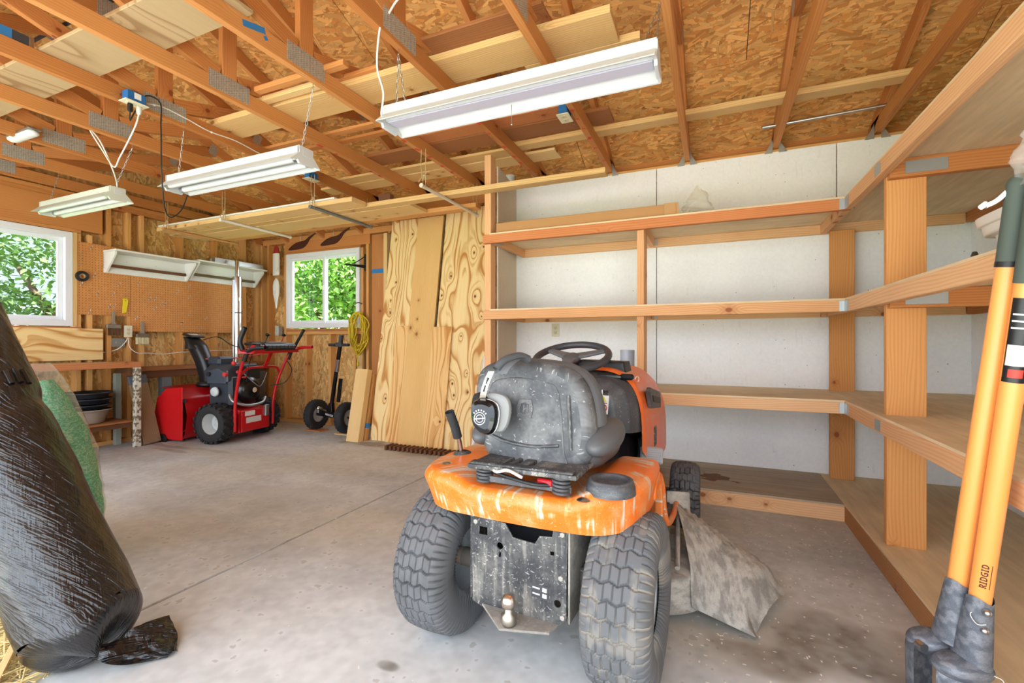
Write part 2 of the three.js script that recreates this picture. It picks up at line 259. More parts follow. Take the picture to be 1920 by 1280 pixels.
// ---------------------------------------------------------------- window wall (studs and strand board)
function studAt(w, x, y0, y1, z0, z1, m) { return slab('stud', [x, y0, z0], [x + 0.038, y1, z1], m ?? pick(M.stud), w, 0.002); }
{
  const w = structure('wall_window'), zo = WW - 0.09, top = 2.39;
  for (const [a, b, c, d] of [[-5.7, 0, -5.08, top], [-5.08, 0, -3.87, 1.2], [-5.08, 2.19, -3.87, top], [-3.87, 0, -2.65, top], [-2.648, 0, -1.7, top]]) { const g = box(c - a - 0.003, d - b, 0.012, 0.001, 1); g.translate((a + c) / 2, (b + d) / 2, zo - 0.006); mesh('strand_board', g, M.osb, w); }
  slab('bottom_plate', [LW, 0, zo], [-1.72, 0.04, WW + 0.002], pick(M.stud), w);
  slab('top_plate', [LW, top - 0.07, zo], [-1.72, top, WW], pick(M.stud), w);
  slab('header', [-5.12, 2.2, zo], [-3.72, 2.318, WW + 0.002], M.truss[0], w); slab('header', [-5.12, 2.165, zo + 0.01], [-3.86, 2.2, WW + 0.003], M.truss[1], w);
  slab('window_sill', [-5.08, 1.17, zo], [-3.86, 1.2, WW + 0.012], M.red[0], w); slab('window_sill', [-5.08, 1.13, zo], [-3.86, 1.17, WW], M.stud[0], w);
  for (const x of [LW + 0.002, -5.45, -5.13, -3.86, -3.78, -3.46, -3.05, -2.65, -2.25, -1.85]) studAt(w, x, 0.04, (x > -5.12 && x < -3.7) || x === -5.13 ? (x === -3.86 ? 2.165 : 2.2) : top - 0.07, zo, WW);
  for (const x of [-4.77, -4.37, -3.975]) studAt(w, x, 0.04, 1.13, zo, WW);
  mesh('strap', slabG([-5.0, 0.04, WW - 0.02], [-3.4, 0.045, WW - 0.015]), M.galv, w);
}
// window units: local x along the wall, z towards the room
function windowUnit(name, W, H, pos, turn, split) {
  const o = new THREE.Group(); o.name = name; o.userData.kind = 'structure'; o.position.set(...pos); o.rotation.y = turn; scene.add(o);
  const ring = (n, x0, x1, y0, y1, t, z0, z1, m = M.vinyl) => { const outer = [[x0, y0], [x1, y0], [x1, y1], [x0, y1]], inner = [[x0 + t, y0 + t], [x0 + t, y1 - t], [x1 - t, y1 - t], [x1 - t, y0 + t]]; const g = ext(outer, z1 - z0, 0.003, [inner]); g.translate(0, 0, (z0 + z1) / 2); return mesh(n, g, m, o); };
  ring('window_frame', -W / 2, W / 2, -H / 2, H / 2, 0.055, -0.06, 0.025);
  const a = -W / 2 + 0.055, b = W / 2 - 0.055, c = -H / 2 + 0.055, d = H / 2 - 0.055;
  ring('sash', a, split + 0.02, c, d, 0.038, -0.022, 0.006); ring('sash', split - 0.02, b, c, d, 0.038, -0.052, -0.024);
  for (const [x0, x1, z] of [[a + 0.036, split - 0.016, -0.008], [split + 0.016, b - 0.036, -0.038]]) { const g = new THREE.PlaneGeometry(x1 - x0, d - c - 0.072); g.translate((x0 + x1) / 2, (c + d) / 2, z); mesh('pane', g, glass, o); }
  mesh('latch', at(box(0.018, 0.07, 0.014, 0.003), split, 0.02, 0.012), M.vinyl, o);
  return o;
}
windowUnit('window_1', 1.21, 0.955, [-4.475, 1.69, WW - 0.01], 0, 0.02);
windowUnit('window_2', 1.24, 0.89, [LW - 0.01, 1.63, -1.74], Math.PI / 2, -0.02);
// ---------------------------------------------------------------- left wall
{
  const w = structure('wall_left'), xo = LW - 0.09, top = 2.46, Z0 = FW;
  for (const [z0, z1, y0, y1] of [[-4.45, -3.62, 0, top], [-3.62, -2.39, 0, top], [-2.39, -1.09, 0, 1.18], [-2.39, -1.09, 2.08, top], [-1.09, 0.3, 0, top]]) { const g = box(0.012, y1 - y0, z1 - z0 - 0.003, 0.001, 1); g.translate(xo - 0.006, (y0 + y1) / 2, (z0 + z1) / 2); mesh('strand_board', g, M.osb, w); }
  slab('bottom_plate', [xo, 0, WW], [LW + 0.002, 0.04, Z0], pick(M.stud), w); slab('top_plate', [xo, top - 0.076, WW], [LW, top - 0.038, Z0], M.truss[1], w); slab('top_plate', [xo, top - 0.037, WW], [LW, top, Z0], M.truss[0], w);
  slab('header', [xo, 2.11, -2.6], [LW + 0.002, top - 0.077, -0.9], M.truss[0], w); slab('header', [xo + 0.01, 2.08, -2.43], [LW + 0.004, 2.11, -1.05], M.truss[2], w);
  slab('window_sill', [xo, 1.145, -2.43], [LW + 0.01, 1.18, -1.05], M.red[0], w);
  const st = (z, y0, y1) => slab('stud', [xo, y0, z - 0.019], [LW, y1, z + 0.019], pick(M.stud), w);
  for (const z of [-2.655, -2.83, -2.95, -3.35, -3.75, -4.13, -4.33, -0.6, -0.2, 0.2]) st(z, 0.04, top - 0.077);
  for (const z of [-2.41, -2.5]) st(z, 0.04, 2.079); for (const z of [-1.05]) st(z, 0.04, 2.079); for (const z of [-2.1, -1.7, -1.3]) st(z, 0.04, 1.144);
  slab('wall_board', [LW + 0.001, 0.86, -2.6], [LW + 0.011, 1.166, -1.0], M.ply, w, 0.001, 1);
  slab('pegboard', [LW + 0.001, 1.3, -2.835], [LW + 0.007, 2.0, -2.395], M.peg, w, 0.001); slab('pegboard', [LW + 0.001, 1.145, -4.11], [LW + 0.007, 1.98, -2.839], M.peg, w, 0.001);
  slab('trim', [LW, 1.19, -2.395], [LW + 0.014, 2.08, -2.365], M.yellow[1], w);
  const gab = ext([[-0.5, 2.44], [-0.5, 2.5], [1.83, 3.41], [4.5, 2.37], [4.5, 2.3], [4.36, 2.3], [4.36, 2.44]], 0.012, 0.001); gab.rotateY(Math.PI / 2); gab.translate(xo - 0.006, 0, 0); mesh('gable_board', uvBox(gab, 1), M.osb, w);
}
// ---------------------------------------------------------------- front wall with the open garage door
{
  const w = structure('wall_front'), a = -5.0, b = 1.2, hgt = 2.25, top = 2.46;
  for (const [x0, x1, y0, y1] of [[-5.7, a, 0, top], [b, 1.66, 0, top], [a, b, hgt, top]]) mesh('strand_board', slabG([x0, y0, FW + 0.09], [x1, y1, FW + 0.11], 0.001, 0), M.osb, w);
  for (let x = LW; x < a - 0.1; x += 0.406) slab('stud', [x, 0, FW], [x + 0.038, top - 0.08, FW + 0.089], pick(M.stud), w);
  slab('stud', [a - 0.038, 0, FW], [a, hgt, FW + 0.089], pick(M.stud), w); slab('stud', [b, 0, FW], [b + 0.038, hgt, FW + 0.089], pick(M.stud), w);
  slab('header', [a - 0.04, hgt, FW], [b + 0.04, top - 0.01, FW + 0.089], pick(M.stud), w);
}
// ---------------------------------------------------------------- roof
const RZ = -1.83, SL = 0.39, yChordTop = z => 2.55 + (2.07 - Math.abs(z - RZ)) * SL; // centre line of the top chords
{
  const c = structure('ceiling'), ang = Math.atan(SL), cs = Math.cos(ang), rows = [0.017, 0.335, 1.47, 2.66];
  for (const s of [-1, 1]) for (let r = 0; r < 3; r++) {
    const t0 = rows[r], t1 = rows[r + 1], len = (t1 - t0) / cs;
    let x = -5.9 - (r % 2 ? 1.22 : 0);
    while (x < 1.8) { const x0 = Math.max(x, -5.9), x1 = Math.min(x + 2.44, 1.85); if (x1 - x0 > 0.05) { const g = box(x1 - x0 - 0.004, 0.012, len - 0.004, 0.0008, 0), tm = (t0 + t1) / 2; g.rotateX(s < 0 ? -ang : ang); g.translate((x0 + x1) / 2, yChordTop(RZ + s * tm) + 0.0545, RZ + s * tm); mesh('strand_board', g, M.osbRoof, c); } x += 2.44; }
  }
  // roofing over the boards keeps daylight out of the joints
  for (const s of [-1, 1]) { const g = box(7.9, 0.008, 2.72 / cs, 0.001); g.rotateX(s < 0 ? -ang : ang); g.translate(-2.03, yChordTop(RZ + s * 1.36) + 0.074, RZ + s * 1.36); mesh('shingle_layer', g, std('#4a4845', 0.95), c); }
  slab('beam', [LW, 2.372, -3.97], [-1.72, 2.461, -3.885], M.truss[1], c);
  // light strips stand over the wall tops: the eaves are closed
  slab('eave_board', [-5.9, 2.28, WW - 0.16], [1.85, 2.40, WW - 0.13], M.truss[1], c); slab('eave_board', [-1.7, 2.3, BW - 0.16], [1.85, 2.57, BW - 0.13], M.truss[1], c); slab('eave_board', [-5.9, 2.3, 0.38], [1.85, 2.56, 0.4], M.truss[1], c);
}
// nail plates: galvanised with rows of teeth marks
const T_plate = (() => { const N = makeNoise(41); return tex(128, 128, (u, v) => { const fx = (u * 8) % 1, fy = (v * 8 + Math.floor(u * 8) * 0.5) % 1, h = fx > 0.25 && fx < 0.7 && fy > 0.2 && fy < 0.8; const n = N.fbm(u, v, 12, 12, 2); const g = (h ? 128 : 186) + 40 * (n - 0.5); return [g, g * 0.98, g * 0.93]; }, true, 0.08, 0.08); })();
const M_plate = std('#ffffff', 0.5, { map: T_plate, metalness: 0.35 });
const trussX = [1.04, 0.43, -0.18, -0.79, -1.40, -2.01, -2.62, -3.23, -3.84, -4.45, -5.06, -5.545];
const trusses = trussX.map((x, i) => {
  const nth = ['first', 'second', 'third', 'fourth', 'fifth', 'sixth', 'seventh', 'eighth', 'ninth', 'tenth', 'eleventh', 'twelfth'][11 - i]; const t = thing('roof_truss', `orange-brown wooden roof truss with nail plates, ${nth} from the pegboard wall`, 'roof truss', [x, 0, 0], 0, 'roof trusses');
  const m = () => pick(M.truss), y0 = 2.465;
  bar('bottom_chord', [0, y0 + 0.0445, -3.97], [0, y0 + 0.0445, 0.3], 0.038, 0.089, m(), t);
  for (const s of [-1, 1]) bar('top_chord', [0, yChordTop(RZ) - 0.002, RZ], [0, yChordTop(RZ + s * 2.6), RZ + s * 2.6], 0.038, 0.089, m(), t);
  bar('king_post', [0, y0 + 0.09, RZ], [0, yChordTop(RZ) - 0.05, RZ], 0.089, 0.038, m(), t, 0.002, 0);
  for (const s of [-1, 1]) bar('web', [0, y0 + 0.115, RZ + s * 0.06], [0, yChordTop(RZ + s * 1.12) - 0.045, RZ + s * 1.12], 0.038, 0.085, m(), t);
  const pl = (y, z, w, h, a = 0) => { for (const s of [-1, 1]) { const g = box(0.0015, h, w, 0.0003); g.rotateX(a); g.translate(s * 0.0198, y, z); mesh('nail_plate', g, M_plate, t); } };
  pl(2.535, RZ, 0.25, 0.1); pl(yChordTop(RZ - 1.12) - 0.03, RZ - 1.12, 0.075, 0.1, -0.37); pl(yChordTop(RZ + 1.12) - 0.03, RZ + 1.12, 0.075, 0.1, 0.37); pl(yChordTop(RZ) - 0.03, RZ, 0.16, 0.13);
  if (i < 5) for (const s of [-1, 1]) { const g = ext(s > 0 ? [[0, 0], [0.055, 0], [0.02, 0.06], [0, 0.11]] : [[0, 0.11], [-0.02, 0.06], [-0.055, 0], [0, 0]], 0.0016, 0); g.translate(s * 0.0196, 2.43, -3.893); lab(mesh('tie_bracket', g, M.galv, t), 'galvanised tie bracket'); }
  return t;
});
// ---------------------------------------------------------------- L-shaped shelving
{
  const s = thing('wooden_shelving', 'L-shaped shelving of raw lumber posts and rails with plywood shelves against the white walls', 'shelving');
  const SF = -3.24, XF = 0.70;
  const levels = [[1.80, 1.865], [1.212, 1.278], [0.622, 0.689]];
  slab('post', [-1.64, 0, SF - 0.089], [-1.585, 2.5, SF], M.pale[0], s); // end post
  levels.forEach(([y0, y1], i) => {
    const m = i === 0 ? M.red[0] : pick(M.pale), x0 = -1.635;
    slab('front_rail', [x0, y0, SF + 0.001], [XF + 0.038, y1, SF + 0.039], i === 0 ? lum('#d49060', T_lum2) : m, s);
    slab('back_ledger', [-1.58, y0, BW + 0.001], [RW - 0.04, y1, BW + 0.039], pick(M.pale), s);
    slab('side_ledger', [-1.58, y0, BW + 0.04], [-1.545, y1 - 0.002, SF], pick(M.pale), s);
    slab('front_rail', [XF, y0 - 0.001, SF + 0.04], [XF + 0.038, y1 + 0.001, -1.2], i === 1 ? M.pale[2] : M.pale[0], s);
    slab('side_ledger', [RW - 0.039, y0, BW + 0.04], [RW - 0.001, y1, -1.2], pick(M.red), s);
    slab('cross_rail', [XF + 0.04, y0 - 0.02, -2.64], [RW - 0.04, y1 - 0.001, -2.602], lum('#cf9058', T_lum2), s);
    slab('cross_rail', [-0.46, y0, BW + 0.04], [-0.424, y1 - 0.001, SF], pick(M.pale), s);
    slab('cross_rail', [XF + 0.002, y0, BW + 0.04], [XF + 0.04, y1 - 0.001, SF], pick(M.pale), s);
    slab('shelf_board', [-1.58, y1, BW + 0.002], [XF + 0.002, y1 + 0.012, SF + 0.036], M.shelf, s, 0.001, 0);
    slab('shelf_board', [XF + 0.003, y1, BW + 0.002], [RW - 0.002, y1 + 0.012, -1.2], M.shelf, s, 0.001, 2);
    const br = (x, y, z, w, h, d) => lab(mesh('bracket', at(box(w, h, d, 0.0006), x, y, z), M.galv, s), 'galvanised bracket');
    br(XF + 0.012, (y0 + y1) / 2, SF + 0.0405, 0.075, 0.062, 0.002); br(XF + 0.0, (y0 + y1) / 2, SF + 0.09, 0.002, 0.062, 0.09);
    if (i !== 1) br(XF - 0.001, (y0 + y1) / 2, -2.62, 0.002, 0.05, 0.08);
    if (i < 2) br(0.87, (y0 + y1) / 2 - 0.012, -2.6005, 0.15, 0.055, 0.002);
    if (i < 2) { br(-0.412, (y0 + y1) / 2, BW + 0.06, 0.024, 0.045, 0.002); br(-1.53, y0 - 0.003, SF - 0.04, 0.06, 0.002, 0.05); }
  });
  // uprights
  slab('post', [-0.472, 0.1, SF - 0.04], [-0.424, 1.80, SF], M.pale[1], s); slab('post', [-0.436, 0.1, SF - 0.13], [-0.422, 1.8, SF - 0.041], M.pale[0], s);
  slab('post', [0.745, 0.1, -3.82], [0.885, 1.80, -3.782], M.post[1], s);
  slab('post', [0.739, 0.1, -2.68], [0.885, 1.80, -2.642], M.post[0], s); slab('post', [0.739, 0.1, -1.4], [0.885, 1.80, -1.362], M.post[0], s);
  // floor deck
  slab('floor_rail', [-1.58, 0, SF], [XF + 0.037, 0.089, SF + 0.038], M.pale[2], s); slab('floor_rail', [XF, 0, SF + 0.039], [XF + 0.038, 0.089, -1.2], lum('#b98d62', T_lum2), s);
  slab('floor_rail', [XF + 0.001, 0, BW + 0.01], [XF + 0.037, 0.0885, SF - 0.001], M.pale[0], s);
  const N = makeNoise(91), Tdeck = tex(1024, 512, (u, v) => { const x = u * 2.4, z = v * 1.0, n = N.fbm(u, v, 8, 60, 3), b = N.fbm(u, v, 6, 5, 3); let c = [176 + 40 * (n - 0.5) + 30 * (b - 0.5), 158 + 38 * (n - 0.5) + 30 * (b - 0.5), 134 + 34 * (n - 0.5) + 30 * (b - 0.5)]; const q = Math.hypot((x - 1.62) / 0.2, (z - 0.4) / 0.1) + 1.5 * (N.fbm(u, v, 26, 14, 3) - 0.5); c = mix3(c, [104, 62, 36], 0.8 * (1 - sm(0.6, 0.72, q))); return c; }, true, 2.4, 1);
  const dk = std('#ffffff', 0.75, { map: Tdeck }); const g = uvBox(slabG([-1.58, 0.0895, BW + 0.002], [XF, 0.1, SF + 0.036], 0.001, 0), 0, false);
  { const uv = g.attributes.uv; for (let i = 0; i < uv.count; i++) { uv.setX(i, uv.getX(i) + 1.58); uv.setY(i, uv.getY(i) + 3.9); } } mesh('shelf_board', g, dk, s);
  slab('shelf_board', [XF + 0.003, 0.0895, BW + 0.002], [RW - 0.002, 0.1, -1.2], M.shelf, s, 0.001, 2);
}
// ---------------------------------------------------------------- things on the shelves
{
  const b = thing('cardboard_box', 'long flat brown cardboard carton with torn end on the top shelf', 'box', [-0.88, 1.877, -3.31]);
  mesh('carton', at(box(1.33, 0.085, 0.11, 0.003), 0, 0.0425, 0), M.card, b);
  mesh('flap', (() => { const g = ext([[0, 0], [0.1, 0.004], [0.1, 0.03], [0.06, 0.034], [0.0, 0.028]], 0.003, 0.0008); g.rotateX(-0.12); g.translate(0.56, 0.083, -0.04); return g; })(), std('#a87848', 0.85), b);
  mesh('flap', at(box(0.09, 0.09, 0.003, 0.001), 0.63, 0.045, 0.057, 0, 0.15, 0.05), std('#c09462', 0.85), b);
  mesh('tape_strip', at(box(0.004, 0.075, 0.1, 0.001), -0.666, 0.045, 0), std('#c9a878', 0.4), b);
}
const filmClear = new THREE.MeshPhysicalMaterial({ color: '#f4f2ec', transmission: 0.82, roughness: 0.22, thickness: 0, ior: 1.35 });
{
  const N = makeNoise(101), g = grid((u, v) => { const a = u * 6.28318, t = v, r = (t < 0.05 ? t * 20 : 1) * lerp(0.1, 0.012, Math.pow(t, 1.7)) * (1 + 0.5 * (N.fbm(u, v, 7, 5, 3) - 0.5) * 2); return [Math.cos(a) * r * 1.05 + 0.025 * t, 0.19 * t * (0.9 + 0.2 * N.n2(u * 6, v * 3, 6, 3)), Math.sin(a) * r * 0.75]; }, 48, 30, true);
  const m = solo('plastic_bag', g, filmClear, 'crumpled clear plastic bag beside the carton on the top shelf', 'bag'); m.position.set(-0.1, 1.878, -3.32);
  const s = thing('coil_of_film', 'small wad of torn clear film inside the crumpled bag on the top shelf', 'film', [-0.1, 1.879, -3.32]); mesh('film', at(new THREE.IcosahedronGeometry(0.028, 2), -0.01, 0.03, 0, 0, 0, 0, [1.3, 0.9, 0.8]), std('#b9b2a2', 0.5), s);
}
function outletPlate(name, label, pos, turn, w = 0.07, h = 0.115, group, recept = true) {
  const o = thing(name, label, 'outlet', pos, turn, group);
  mesh('cover_plate', at(box(w, h, 0.006, 0.002), 0, 0, 0.003), M.almond, o);
  if (recept) for (const s of [-1, 1]) { const r = mesh('receptacle', at(box(0.03, 0.03, 0.004, 0.004), 0, s * 0.02, 0.0075), std('#cfc7a6', 0.45), o); mesh('slot', merge([at(box(0.002, 0.008, 0.001, 0.0002), -0.006, s * 0.02, 0.0098), at(box(0.002, 0.008, 0.001, 0.0002), 0.006, s * 0.02, 0.0098), at(box(0.004, 0.004, 0.001, 0.0002), 0, s * 0.02 - 0.009, 0.0098)]), M.black, r); }
  mesh('screw', at(new THREE.CylinderGeometry(0.003, 0.003, 0.002, 10), 0, 0, 0.0068, Math.PI / 2), M.steel, o);
  return o;
}
outletPlate('wall_outlet', 'almond electrical outlet on the white wall under the middle shelf', [-1.27, 1.14, BW], 0);
{ const c = thing('metal_clip', 'tiny grey metal clip standing on the middle shelf', 'clip', [-1.14, 1.29, -3.86]); mesh('clip_body', at(box(0.03, 0.05, 0.006, 0.002), 0, 0.025, 0), M.galv, c); mesh('hole', at(new THREE.CylinderGeometry(0.006, 0.006, 0.007, 12), 0, 0.03, 0.0006, Math.PI / 2), M.black, c); }
{ // white planter-like tub
  const t = thing('white_tub', 'white plastic tub with a stepped rim on the right-hand middle shelf', 'tub', [1.15, 1.29, -2.03]);
  const ring = (hw, hd, y) => Array.from({ length: 33 }, (_, i) => { const a = i / 32 * 6.28318, c = Math.cos(a), s = Math.sin(a), p = 0.28; return [Math.sign(c) * Math.pow(Math.abs(c), p) * hw, y, Math.sign(s) * Math.pow(Math.abs(s), p) * hd]; });
  const prof = [[0.001, 0.001, 0], [0.19, 0.22, 0], [0.2, 0.23, 0.01], [0.215, 0.25, 0.13], [0.24, 0.275, 0.135], [0.245, 0.28, 0.165], [0.255, 0.29, 0.17], [0.26, 0.295, 0.2], [0.25, 0.285, 0.2], [0.23, 0.265, 0.165], [0.2, 0.235, 0.14], [0.185, 0.215, 0.012], [0.001, 0.001, 0.01]];
  mesh('tub_body', grid((u, v) => { const k = v * (prof.length - 1), i = Math.min(prof.length - 2, Math.floor(k)), f = k - i, q = [0, 1, 2].map(j => lerp(prof[i][j], prof[i + 1][j], f)), a = u * 6.28318, c = Math.cos(a), s = Math.sin(a), p = 0.3; return [Math.sign(c) * Math.pow(Math.abs(c), p) * q[0], q[2], Math.sign(s) * Math.pow(Math.abs(s), p) * q[1]]; }, 64, 48, true), std('#e6e2da', 0.4, { side: THREE.DoubleSide }), t);
}
{ const c = thing('black_case', 'low black case beside the white tub on the shelf', 'case', [0.93, 1.29, -2.42]); mesh('case_body', at(box(0.16, 0.035, 0.09, 0.003), 0, 0.0175, 0), M.black, c); mesh('lid', at(box(0.162, 0.012, 0.092, 0.002), 0, 0.041, 0), std('#2b2a28', 0.6), c); mesh('latch', at(box(0.02, 0.014, 0.003, 0.001), 0, 0.035, 0.047), M.galv, c);
  const n = thing('rusty_nozzle', 'small rusty brown nozzle standing on the black case', 'nozzle', [0.96, 1.337, -2.42]); mesh('nozzle_body', lathe([[0.0, 0], [0.02, 0], [0.022, 0.015], [0.012, 0.03], [0.012, 0.045], [0.007, 0.06], [0, 0.062]], 18), std('#4a3a30', 0.7), n); mesh('collar', at(lathe([[0.013, 0], [0.016, 0.002], [0.016, 0.008], [0.013, 0.01]], 16), 0, 0.031, 0), M.steel, n); }
{ const p = thing('conduit_pipe', 'thin silver metal conduit lying across the roof trusses near the white wall', 'pipe', [0, 0, 0]); mesh('tube', pipe([0.33, 2.568, -3.74], [1.07, 2.568, -3.70], 0.0115), M.steel, p); mesh('coupling', pipe([0.33, 2.568, -3.74], [0.37, 2.568, -3.738], 0.0135), M.galv, p); }
{ const p = thing('grey_pipe', 'short grey plastic drain pipe standing on the low shelf behind the tractor', 'pipe', [-0.58, 0.702, -3.5]); const g = lathe([[0.048, 0], [0.052, 0], [0.052, 0.275], [0.046, 0.275], [0.046, 0.01]], 28); mesh('pipe_wall', g, std('#aeb6c0', 0.4, { side: THREE.DoubleSide }), p); mesh('bottom_collar', at(lathe([[0.053, 0], [0.058, 0.002], [0.058, 0.06], [0.053, 0.062]], 28), 0, 0.0, 0), std('#9fa8b2', 0.45), p); }
{ const p = thing('white_downpipe', 'white plastic vent pipe rising into the eaves beside the shelf end post', 'pipe', [-1.58, 1.9, -3.83]); mesh('pipe_wall', pipe([-0.1, 0.44, 0.0], [-0.1, 0.64, 0.0], 0.042), M.pvc, p); mesh('elbow', tube([[-0.1, 0.46, 0], [-0.1, 0.42, 0], [-0.12, 0.4, -0.01], [-0.2, 0.39, -0.02]], 0.043, 14, 16), M.pvc, p); }

// ---------------------------------------------------------------- lumber stored across the trusses
function plank(label, a, b, mat, group = 'planks stored on the trusses') { const t = slab('stored_plank', a, b, mat, scene, 0.002); return tag(t, label, 'plank', group); }

const CT = 2.5555;
plank('wide pale plank with knots laid flat over the trusses behind the right-hand light', [-3.27, CT, -2.36], [-0.43, CT + 0.038, -2.125], M.yellow[1]);
plank('narrow pale stick beside the wide knotty plank on the trusses', [-0.95, CT, -2.425], [-0.33, CT + 0.038, -2.365], M.yellow[0]);
plank('dark weathered board laid on top of the wide knotty plank', [-1.5, CT + 0.04, -2.3], [-0.72, CT + 0.06, -2.0], M.old[0]);
plank('long runner board crossing five trusses beside the white wall', [-1.46, CT, -3.4], [1.06, CT + 0.038, -3.3], M.yellow[1]);
plank('brown plank on the trusses above the leaning plywood, with a square end', [-2.05, CT, -2.99], [-0.9, CT + 0.03, -2.85], M.red[0]);
plank('dark brown wide plank on the trusses between the runner board and the blue box', [-2.7, CT, -3.21], [-0.62, CT + 0.025, -3.01], M.old[0]);
plank('light plank on the trusses over the window, short of the eaves', [-3.4, CT, -3.46], [-1.5, CT + 0.02, -3.28 - 0.05], M.yellow[1]);
plank('pale wide plank on the trusses against the eaves', [-3.6, CT, -3.66], [-1.14, CT + 0.02, -3.48], M.yellow[0]);
plank('grey stained plywood strip laid along the trusses above the left window', [-5.3, CT, -1.485], [-1.95, CT + 0.019, -1.225], M.plyGrey);
plank('short pale stick with a cut end lying over the trusses', [-2.72, CT, -2.09], [-2.15, CT + 0.03, -2.04], M.yellow[0]);
plank('second short stick with a slanted end over the trusses', [-2.55, CT, -1.99], [-1.85, CT + 0.03, -1.945], M.truss[2]);
plank('square offcut of brown board over the trusses', [-2.2, CT + 0.039, -2.34], [-1.75, CT + 0.06, -2.1], M.truss[0]);
plank('thin lath with a light edge over the trusses', [-3.5, CT, -2.62], [-1.6, CT + 0.02, -2.56], M.truss[2]);
plank('twin lath with a darker edge over the trusses', [-3.4, CT, -2.74], [-1.5, CT + 0.02, -2.69], M.truss[1]);
{ const l = thing('spirit_level', 'dark aluminium spirit level wrapped with blue tape lying along a truss chord', 'level', [-3.23, CT, -0.9]); mesh('level_body', at(box(0.024, 0.05, 0.6, 0.002), 0, 0.025, 0), std('#3c3f44', 0.5), l); for (const z of [-0.2, -0.06, 0.1]) mesh('tape_band', at(box(0.0255, 0.0515, 0.05, 0.001), 0, 0.025, z), M.tapeBlue, l); mesh('end_cap', at(box(0.026, 0.052, 0.02, 0.002), 0, 0.0255, -0.298), M.steel, l); }
{ const l = thing('small_white_light', 'short white strip light with a domed cover under the plywood strip', 'light fixture', [-4.42, 2.465, -1.6]); const g = new THREE.CapsuleGeometry(0.033, 0.26, 6, 16); g.rotateZ(Math.PI / 2); g.scale(1, 0.6, 1.1); mesh('cover', at(g, 0, 0.008, 0), M.white, l); mesh('backplate', at(box(0.34, 0.01, 0.07, 0.003), 0, 0.03, 0), M.steel, l); mesh('bracket', at(box(0.06, 0.05, 0.02, 0.002), 0.0, 0.06, -0.02), M.galv, l); }
{ const t = thing('blue_tape_strip', 'strip of blue masking tape stuck on a truss chord', 'tape', [-1.99, 2.53, -1.52]); mesh('tape', at(box(0.0012, 0.03, 0.12, 0.0003), 0, 0, 0, 0.25), M.tapeBlue, t); mesh('torn_end', at(box(0.0012, 0.02, 0.02, 0.0003), 0, -0.017, -0.062, 0.6), M.tapeBlue, t); }
// red crayon marks on the trusses
for (const x of [-0.79, -1.4, -2.01, -2.62]) { const t = trusses[trussX.indexOf(x)]; for (let k = 0; k < 7; k++) { const z = -2.5 - k * 0.17 - rnd() * 0.12; lab(mesh('crayon_mark', at(box(0.026, 0.0008, 0.012 + rnd() * 0.045, 0.0002), rr(-0.005, 0.005), 2.4648, z, 0, rr(-0.5, 0.5)), std('#cf4b36', 0.8), t), 'red crayon mark'); } }

